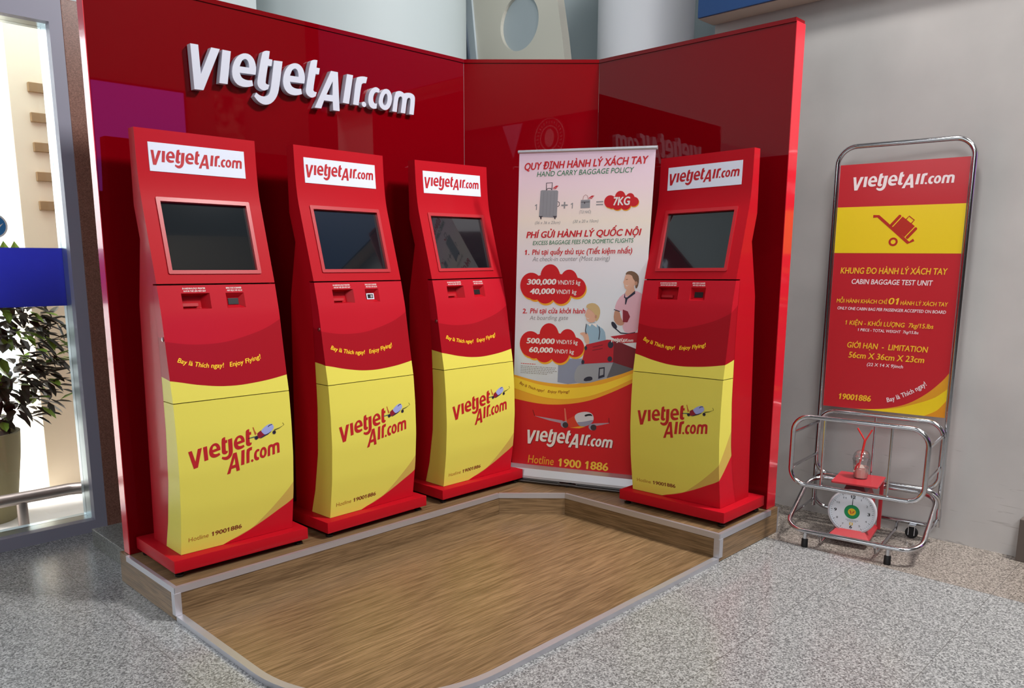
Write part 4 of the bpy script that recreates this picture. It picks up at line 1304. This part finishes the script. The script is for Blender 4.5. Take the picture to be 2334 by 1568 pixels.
for x, y in ((.364, .300), (.551, .300)):
    s.disc(x - .006, y + .002, .024, fus2, .0018, 26, .022).disc(x + .002, y - .001, .0195, eng, .0021, 26, .0195)
s.build('aircraft_print', bmap, fabric)
s = Sheet(); T = s.text
AB = [[.4137, -.0081, 1.1418], [.0024, .459, -.9632]]
s.logo([[AB[0][0], AB[0][1], AB[0][2] + .004], [AB[1][0], AB[1][1], AB[1][2] - .004]], LINE1 + LINE2, b_shadow, .0010)
s.logo(AB, LINE1 + LINE2, print_white, .0014)
s.build('logo_lettering', bmap, fabric); s = Sheet(); T = s.text
T('Hotline', (.115, .013), (.296, .014), .055, b_or, .0012, .005, .16); T('1900 1886', (.331, .012), (.663, .016), .053, b_num, .0012, .03, .05)
s.build('hotline_lettering', bmap, fabric)
# hardware
ax = (BRc - BLc); ax.z = 0; ax.normalize()
bm = bmesh.new(); tube(bm, [bmap(-.008, BH + .004, -.004), bmap(BW + .008, BH + .004, -.004)], .011, n=14); obj('top_rail', bm, alu, ban, True)
nn = Vector((ax.y, -ax.x, 0))
if nn.dot(Vector((-1, -1, 0))) < 0: nn = -nn
base0 = Vector((BLc.x, BLc.y, 0)) - ax * .012
prof = [(.046, .252 - .0), (.060, .205), (.062, .190), (-.075, .190), (-.075, .225), (-.03, .262), (-.004, .268), (.010, .267)]
bm = bmesh.new()
rings = []
for d in (0, .851):
    rings.append([bm.verts.new((base0.x + ax.x * d + nn.x * a, base0.y + ax.y * d + nn.y * a, z)) for a, z in prof])
for i in range(len(prof)):
    j = (i + 1) % len(prof); bm.faces.new((rings[0][i], rings[0][j], rings[1][j], rings[1][i]))
bm.faces.new(rings[0]); bm.faces.new(rings[1][::-1])
cas = obj('base_cassette', bm, alu, ban)
bmr = lambda d, a, z: Vector((base0.x + ax.x * d + nn.x * a, base0.y + ax.y * d + nn.y * a, z))
bm = bmesh.new()
for a, z in ((.052, .180), (.066, .171)):
    tube(bm, [bmr(.04, a, z), bmr(.37, a, z)], .007, n=8)
fm_ = mat('foot_metal', (96, 92, 92), .35, metal=.8)
obj('swivel_foot', bm, fm_, ban, True)
bm = bmesh.new()
for a, z in ((.052, .180), (.066, .171)): tube(bm, [bmr(.48, a, z), bmr(.80, a, z)], .007, n=8)
obj('swivel_foot', bm, fm_, ban, True)
bm = bmesh.new(); tube(bm, [bmr(.36, .06, .172), bmr(.49, .06, .172)], .009, n=10); obj('hinge_bar', bm, fm_, ban, True)
for d in (.03, .42, .81):
    bm = bmesh.new()
    a, c = bmr(d - .02, -.07, 0), bmr(d + .02, .06, 0)
    tube(bm, [bmr(d, -.07, .1632), bmr(d, .066, .1632)], .006, n=8)
    tube(bm, [bmr(d, -.02, .165), bmr(d, -.02, .192)], .006, n=8)
    obj('floor_bar', bm, black, ban)
bm = bmesh.new(); mid = bmap(BW / 2, BH - .01, -.014); tube(bm, [bmr(.425, -.04, .20), mid], .008, n=10); obj('support_pole', bm, alu, ban, True)

# ------------------------------------------------------------------ baggage sizer stand
TH = math.radians(7.0)
WV, DV = Vector((math.sin(TH), -math.cos(TH), 0)), Vector((math.cos(TH), math.sin(TH), 0))
SO = Vector((.034, -2.381, 0))
S = lambda s_, d, z: SO + WV * s_ + DV * d + Vector((0, 0, z))
st = thing('baggage_sizer_stand', 'steel tube cabin baggage test frame with tall red sign by the grey wall', 'baggage sizer', S(0, .3, 0))
TR = .0135


def loop(name, pts2, f, r=TR):
    bm = bmesh.new(); tube(bm, [f(a, c) for a, c in pts2], r, True, 14); return obj(name, bm, chrome, st, True)


rr = round_rect(-.340, .340, .362, .752, .088, 7)
loop('front_hoop', rr, lambda a, z: S(a, .0, z))
rr = round_rect(-.335, .335, .318, .712, .088, 7)
loop('rear_hoop', rr, lambda a, z: S(a, .485, z))
rr = round_rect(-.345, .345, 0, 1, .1, 7)
q = round_rect(-.348, .348, -.26, .26, .105, 7)
loop('lower_front_hoop', q, lambda a, t: S(a, -.005 + (t + .26) / .52 * .435, .095 + (t + .26) / .52 * .215))
q = round_rect(-.345, .345, -.13, .13, .08, 7)
loop('lower_rear_hoop', q, lambda a, t: S(a, .47 + (.13 - t) / .26 * .095, .085 + (t + .13) / .26 * .235))
for a, d, z0, z1 in ((-.172, 0, .362, .752), (.165, 0, .362, .752), (-.02, .485, .318, .712)):
    bm = bmesh.new(); tube(bm, [S(a, d, z0), S(a, d, z1)], .0065, n=10); obj('grid_rod', bm, chrome, st, True)
for a, zf, zr in ((-.338, .655, .640), (-.338, .455, .440), (.338, .655, .640), (.338, .470, .455)):
    bm = bmesh.new(); tube(bm, [S(a, .005, zf), S(a * .99, .48, zr)], .009, n=10); obj('side_rung', bm, chrome, st, True)
for a in (-.345, .345):
    bm = bmesh.new(); tube(bm, [S(a, .11, .150), S(a, .545, .140)], .008, n=10); obj('side_rung', bm, chrome, st, True)
for a in (-.16, .13):
    bm = bmesh.new(); tube(bm, [S(a, .0, .082), S(a, .03, .040), S(a, .52, .040), S(a, .562, .075)], .009, n=10); obj('tray_rod', bm, chrome, st, True)
for a in (-.236, .196):
    bm = bmesh.new(); tube(bm, [S(a, .0, .018), S(a, .0, .092)], .0125, n=14); lg = obj('leg', bm, chrome, st, True)
    bm = bmesh.new(); lathe(bm, [(.018, 0), (.0175, .045), (.014, .050)], Matrix.Translation(S(a, 0, 0)), 18); obj('rubber_foot', bm, rubber, lg, True)
for a in (-.2, .215):
    t_ = bmesh.new(); lathe(t_, [(.030, -.011), (.034, -.007), (.034, .007), (.030, .011)], Matrix.Translation(S(a, .53, .0345)) @ Matrix.Rotation(TH + PI / 2, 4, 'Z') @ Matrix.Rotation(PI / 2, 4, 'Y') @ Matrix.Rotation(PI / 2, 4, 'X'), 24)
    cs = obj('caster_wheel', t_, rubber, st, True)
    bm = bmesh.new()
    for k in (-.016, .016): box(bm, -.018, .018, k - .0015, k + .0015, .02, .075, 0, 0, Matrix.Translation(S(a, .535, 0)) @ Matrix.Rotation(TH, 4, 'Z'))
    box(bm, -.02, .02, -.018, .018, .073, .08, 0, 0, Matrix.Translation(S(a, .535, 0)) @ Matrix.Rotation(TH, 4, 'Z'))
    obj('caster_fork', bm, chrome, cs)
# tall frame
DP = .515
path = [S(-.345, DP, .10)] + [S(-.345, DP - .0, 1.2)]
for k in range(10):
    a = PI - PI / 2 * k / 9; path.append(S(-.345 + .1 + .1 * math.cos(a), DP, 2.150 + .1 * math.sin(a)))
for k in range(10):
    a = PI / 2 - PI / 2 * k / 9; path.append(S(.345 - .1 + .1 * math.cos(a), DP, 2.150 + .1 * math.sin(a)))
path += [S(.345, DP, 1.2), S(.345, DP, .10)]
bm = bmesh.new(); tube(bm, path, .014, False, 14); obj('sign_frame', bm, chrome, st, True)
SB0, SWs, SHs = S(-.327, DP - .004, .736), .655 / .66, 1.414 / 1.42


def smap(a, c, h): return SB0 + WV * (a * SWs) + Vector((0, 0, c * SHs)) - DV * h


brd = mat('sizer_board_red', (186, 20, 34), .4, coat=.3, coat_rough=.15); brdy = mat('sizer_board_yellow', (232, 200, 10), .4, coat=.3, coat_rough=.15)
bm = bmesh.new(); prism(bm, [(0, 0), (.66, 0), (.66, 1.42), (0, 1.42)], -.004, .0, smap); board = obj('sign_board', bm, brd, st)
s = Sheet(); T = s.text; P = s.poly
P([(0, .919), (.66, .911), (.66, 1.177), (0, 1.181)], brdy, .0005)
cur = interp_pts([(.18, 0.0), (.27, .007), (.362, .023), (.463, .060), (.559, .130), (.632, .211), (.66, .255)], 30)
P(cur + [(.66, 0)], mat('sizer_gold', (214, 150, 30), .4), .0005)
c2 = interp_pts([(.20, 0.0), (.30, .010), (.40, .026), (.484, .055), (.60, .110), (.66, .165)], 24)
P(c2 + [(.66, 0)], brdy, .0008)
c3 = interp_pts([(.555, 0.0), (.60, .026), (.624, .046), (.66, .098)], 12)
P(c3 + [(.66, 0)], mat('sizer_amber', (216, 140, 24), .4), .0010)
s.build('printed_bands', smap, board)
s = Sheet(); P = s.poly
ir = mat('sizer_icon_red', (176, 34, 14), .45)
s.stroke([(.199, 1.1235), (.226, 1.1235), (.393, .972), (.420, .988)], .016, ir, .0010)
s.disc(.315, .979, .024, ir, .0010, 28, rin=.013)
dirv = Vector((.103, -.085)).normalized(); nv = Vector((.085, .103)).normalized(); c0 = Vector((.362, 1.061))


def rp_(u0, u1, v0, v1, r=.006):
    return [tuple(c0 + dirv * u + nv * v) for u, v in round_rect(u0, u1, v0, v1, r, 3)]


P(rp_(-.043, .043, -.038, .038, .002), ir, .0010); P(rp_(-.064, -.048, -.038, .038, .007), ir, .0010); P(rp_(.048, .064, -.038, .038, .007), ir, .0010)
s.stroke([tuple(c0 + dirv * u + nv * v) for u, v in ((-.018, .036), (-.018, .060), (.018, .060), (.018, .036))], .006, ir, .0010)
s.build('trolley_icon', smap, board)
s = Sheet(); T = s.text
yl = mat('sizer_text_yellow', (240, 190, 40), .45); wh = mat('sizer_text_white', (236, 222, 224), .45)
AS = [[.3683, -.0336, 1.0678], [-.0024, .3556, .4027]]
s.logo(AS, LINE1 + LINE2, wh, .0010)
for body, a, c, cap, m_, bo in (('KHUNG ĐO HÀNH LÝ XÁCH TAY', (.044, .800), (.602, .797), .034, yl, .02), ('CABIN BAGGAGE TEST UNIT', (.110, .740), (.535, .736), .028, wh, .02),
                            ('MỖI HÀNH KHÁCH CHỈ', (.034, .629), (.312, .628), .022, yl, .015), ('01', (.319, .627), (.371, .626), .036, yl, .02), ('HÀNH LÝ XÁCH TAY', (.381, .625), (.620, .623), .022, yl, .015),
                            ('ONLY ONE CABIN BAG PER PASSENGER ACCEPTED ON BOARD', (.042, .588), (.614, .583), .017, wh, .015),
                            ('1 KIỆN - KHỐI LƯỢNG  7kg/15.lbs', (.093, .500), (.559, .497), .025, yl, .015), ('1 PIECE - TOTAL WEIGHT  7kg/15.lbs', (.165, .465), (.487, .463), .016, wh, .012),
                            ('GIỚI HẠN  -  LIMITATION', (.113, .365), (.543, .362), .032, yl, .018), ('56cm X 36cm X 23cm', (.125, .305), (.529, .302), .034, yl, .02),
                            ('(22 X 14 X 9)inch', (.231, .263), (.424, .263), .018, wh, .015), ('19001886', (.089, .050), (.267, .052), .034, yl, .03)):
    Sheet().text(body, a, c, cap, m_, .0010, bo, .12).build('text_line', smap, board)
s.build('logo_lettering', smap, board); s = Sheet()
s.arc_text('Bay là Thích ngay!', [(.358, .058), (.462, .108), (.556, .178)], .026, wh, .0013, .02, .1)
s.build('slogan', smap, board)

# ------------------------------------------------------------------ spring scale, cup and straws
sc_red = mat('scale_red', (170, 40, 48), .45, coat=.3, coat_rough=.25); dial_w = mat('dial_white', (222, 228, 236), .35, coat=.3)
TS = math.radians(10)
CX = Vector((.20, -2.322, 0))
SM = Matrix.Translation((CX.x, CX.y, .050)) @ Matrix.Rotation(-PI / 2 - 0 + math.radians(-2) + PI, 4, 'Z')
# local frame: +x to the viewer's right? (local x -> world -y side), local y -> towards the wall
SM = Matrix(((math.sin(TS), math.cos(TS), 0, CX.x), (-math.cos(TS), math.sin(TS), 0, CX.y), (0, 0, 1, .050), (0, 0, 0, 1)))
sp_ = thing('spring_scale', 'red spring weighing scale with a round white dial, standing inside the steel baggage frame', 'scale', SM @ Vector((0, .12, 0)))
ld = lambda x, y, z: SM @ Vector((x, y, z))
bm = bmesh.new()
lo = [(-.105, -.035), (.105, -.035), (.105, .25), (-.105, .25)]; up = [(-.075, .0), (.075, .0), (.075, .22), (-.075, .22)]
r0 = [bm.verts.new(ld(a, c, 0)) for a, c in lo]; r1 = [bm.verts.new(ld(a, c, .012)) for a, c in lo]; r2 = [bm.verts.new(ld(a, c, .045)) for a, c in up]
bm.faces.new(r0[::-1]); bm.faces.new(r2)
for A_, B_ in ((r0, r1), (r1, r2)):
    for k in range(4): bm.faces.new((A_[k], A_[(k + 1) % 4], B_[(k + 1) % 4], B_[k]))
obj('base', bm, sc_red, sp_)
bm = bmesh.new()
pr = [(-.075, .045), (.075, .045), (.085, .10), (.085, .20), (.06, .262), (-.06, .262), (-.085, .20), (-.085, .10)]
prism(bm, pr, .012, .20, lambda a, c, h: ld(a, h, c)); obj('housing', bm, sc_red, sp_)
DZ = .150
dial_f = lambda r, y: Matrix.Translation((0, 0, 0))
DM = SM @ Matrix.Translation((0, .012, DZ)) @ Matrix.Rotation(PI / 2, 4, 'X')
bm = bmesh.new(); lathe(bm, [(.118, -.03), (.128, -.012), (.131, .006), (.128, .014), (.121, .016)], DM, 56, capb=True, capt=False)
obj('dial_rim', bm, mat('rim_pale', (206, 206, 212), .3, coat=.4), sp_, True)
bm = bmesh.new(); lathe(bm, [(.1215, .0), (.1215, .009)], DM, 56); dl = obj('dial', bm, dial_w, sp_)
dmap = lambda a, c, h: ld(a, .012 - .009 - h, DZ + c)
s = Sheet(); gr = mat('dial_green', (20, 140, 80), .4); ye = mat('dial_gold', (226, 186, 40), .4); dk = mat('dial_ink', (30, 30, 36), .4); rd = mat('dial_red', (190, 80, 30), .4)
s.disc(0, 0, .041, gr, .0005, 36).disc(0, 0, .021, ye, .0009, 30)
s.poly([(-.014, .010), (-.006, .006), (-.001, -.010), (-.006, -.013)], rd, .0013).poly([(.000, -.012), (.005, .004), (.016, .008), (.008, -.006)], rd, .0013)
for k in range(60):
    a = PI / 2 - 2 * PI * k / 60; r0_ = .108 if k % 5 else .103
    s.line((math.cos(a) * r0_, math.sin(a) * r0_), (math.cos(a) * .113, math.sin(a) * .113), .0014 if k % 5 else .0024, dk, .0005)
for k in range(1, 13):
    a = PI / 2 - 2 * PI * k / 12; x, y = math.cos(a) * .088, math.sin(a) * .088; big = k % 3 == 0
    w = (.0065 if big else .0045) * len(str(k)); h_ = .017 if big else .011
    if k == 1: w = .0012
    s.text(str(k), (x - w, y - h_ / 2), (x + w, y - h_ / 2), h_, dk, .0008, .03 if big else 0)
s.poly([(-.002, .040), (.002, .040), (.0008, .098), (-.0008, .098)], dk, .0016)
for k, (w, y) in enumerate(((.030, -.048), (.022, -.055))): 
    x = -w
    while x < w: s.line((x, y), (x + .006, y), .0022, dk, .0006); x += .0085
s.poly([(-.009, -.063), (.009, -.063), (.009, -.078), (-.009, -.078)], ye, .0006); s.disc(0, -.0705, .005, dial_w, .0009, 14)
s.build('dial_print', dmap, dl)
bm = bmesh.new(); prism(bm, [(-.06, .262), (.06, .262), (.045, .30), (-.045, .30)], .03, .17, lambda a, c, h: ld(a, h, c))
obj('neck', bm, mat('scale_dark_red', (92, 18, 24), .5), sp_)
bm = bmesh.new()
prism(bm, round_rect(-.122, .122, -.005, .265, .008, 3), .306, .315, lambda a, c, h: ld(a, c, h + (.0 if h < .31 else 0)))
prism(bm, round_rect(-.05, .05, .05, .20, .008, 3), .298, .307, lambda a, c, h: ld(a, c, h))
obj('tray', bm, sc_red, sp_)
bm = bmesh.new(); box(bm, .098, .118, .235, .255, .0, .306, .002, 0, SM); obj('support_post', bm, sc_red, sp_)

TZ = .050 + .3152
CB = ld(.004, .155, 0); CB = Vector((CB.x, CB.y, TZ))
plas = bpy.data.materials.new('clear_plastic'); plas.use_nodes = True
N = plas.node_tree.nodes; L = plas.node_tree.links; N.clear()
out = N.new('ShaderNodeOutputMaterial'); mxs = N.new('ShaderNodeMixShader'); tr = N.new('ShaderNodeBsdfTransparent'); tr.inputs[0].default_value = (.97, .97, .97, 1)
gl = N.new('ShaderNodeBsdfGlossy'); gl.inputs['Roughness'].default_value = .06
lw = N.new('ShaderNodeLayerWeight'); lw.inputs[0].default_value = .35
mm = N.new('ShaderNodeMath'); mm.operation = 'MULTIPLY_ADD'; mm.inputs[1].default_value = .5; mm.inputs[2].default_value = .06
L.new(lw.outputs['Fresnel'], mm.inputs[0]); L.new(mm.outputs[0], mxs.inputs[0]); L.new(tr.outputs[0], mxs.inputs[1]); L.new(gl.outputs[0], mxs.inputs[2]); L.new(mxs.outputs[0], out.inputs[0])
cup = thing('plastic_cup', 'clear plastic takeaway cup with a domed lid and leftover pink drink on the scale tray', 'cup', CB)
MT = Matrix.Translation(CB)
bm = bmesh.new(); lathe(bm, [(.036, .0006), (.037, .004), (.0475, .105), (.0495, .107), (.0495, .110), (.0462, .110), (.0355, .005)], MT, 40, capb=True, capt=True); obj('tumbler', bm, plas, cup, True)
cream = mat('milky_drink', (236, 208, 196), .4); pinkd = mat('pink_drink', (226, 176, 166), .4)
bm = bmesh.new()
rings_ = []
prof_ = [(.0340, .006), (.0362, .020), (.0380, .040), (.0392, .052)]
n_ = 36
for r_, z_ in prof_:
    rings_.append([bm.verts.new(MT @ Vector((r_ * math.cos(2 * PI * k / n_), r_ * math.sin(2 * PI * k / n_), z_ + (.012 * math.sin(2 * PI * k / n_ * 2 + 1) + .008 * math.sin(2 * PI * k / n_ * 5) if z_ > .05 else 0)))) for k in range(n_)])
for a_, c_ in zip(rings_, rings_[1:]):
    for k in range(n_): bm.faces.new((a_[k], a_[(k + 1) % n_], c_[(k + 1) % n_], c_[k]))
bm.faces.new(rings_[0][::-1]); bm.faces.new(rings_[-1])
obj('drink', bm, cream, cup, True)
bm = bmesh.new()
for k in range(1):
    z_ = .062 + .016 * k
    lathe(bm, [(.0395 + .0016 * k, z_), (.0402 + .0016 * k, z_ + .007 - .002 * k)], MT, 36, capb=False, capt=False)
obj('foam_film', bm, pinkd, cup, True)
bm = bmesh.new()
for k in range(6):
    a0 = PI * .80 + k * .09; z0 = .045 + .008 * k
    P3 = [MT @ Vector(((.0440 + .0105 * (zz - .05) / .1 + .0008) * math.cos(aa), (.0440 + .0105 * (zz - .05) / .1 + .0008) * math.sin(aa), zz)) for aa, zz in ((a0, z0), (a0 + .30, z0 + .012), (a0 + .34, z0 + .020), (a0 + .04, z0 + .010))]
    bm.faces.new([bm.verts.new(p) for p in P3])
obj('cup_print', bm, b_red2, cup)
bm = bmesh.new(); lathe(bm, [(.0505, .106), (.0512, .114), (.0480, .118), (.0470, .130), (.0415, .146), (.0300, .160), (.0160, .166), (.0140, .166)], MT, 40, capb=False, capt=False); obj('dome_lid', bm, plas, cup, True)
straw_m = mat('straw_red', (206, 44, 40), .35)
for (lab, top, knee) in (('red drinking straw bent to the left in the plastic cup', (-.036, .0, .292), (.006, .0, .225)), ('red drinking straw bent to the right in the plastic cup', (.040, .012, .288), (.010, .004, .222))):
    bm = bmesh.new()
    w_ = lambda p: CB + SM.to_3x3() @ Vector(p)
    tube(bm, [w_((-.018, .0 if 'left' in lab else .010, .030)), w_(knee), w_(((knee[0] * .9 + top[0] * .1), knee[1] * .9 + top[1] * .1, knee[2] + .008)), w_(top)], .0042, n=10)
    tag(obj('drinking_straw', bm, straw_m, None, True), lab, 'straw')

# the second kiosk's scanner shows a pale sensor frame
sc2 = [ch for ch in kiosks[1].children if ch.name.startswith('barcode_scanner')][0]
s = Sheet()
s.poly([(.046, 1.218), (.096, 1.218), (.096, 1.250), (.046, 1.250)], sign_white, -.0185, [[(.052, 1.223), (.090, 1.223), (.090, 1.245), (.052, 1.245)]])
s.poly([(.072, 1.227), (.086, 1.227), (.086, 1.241), (.072, 1.241)], b_grey, -.0185)
s.build('sensor_frame', kmap, sc2)
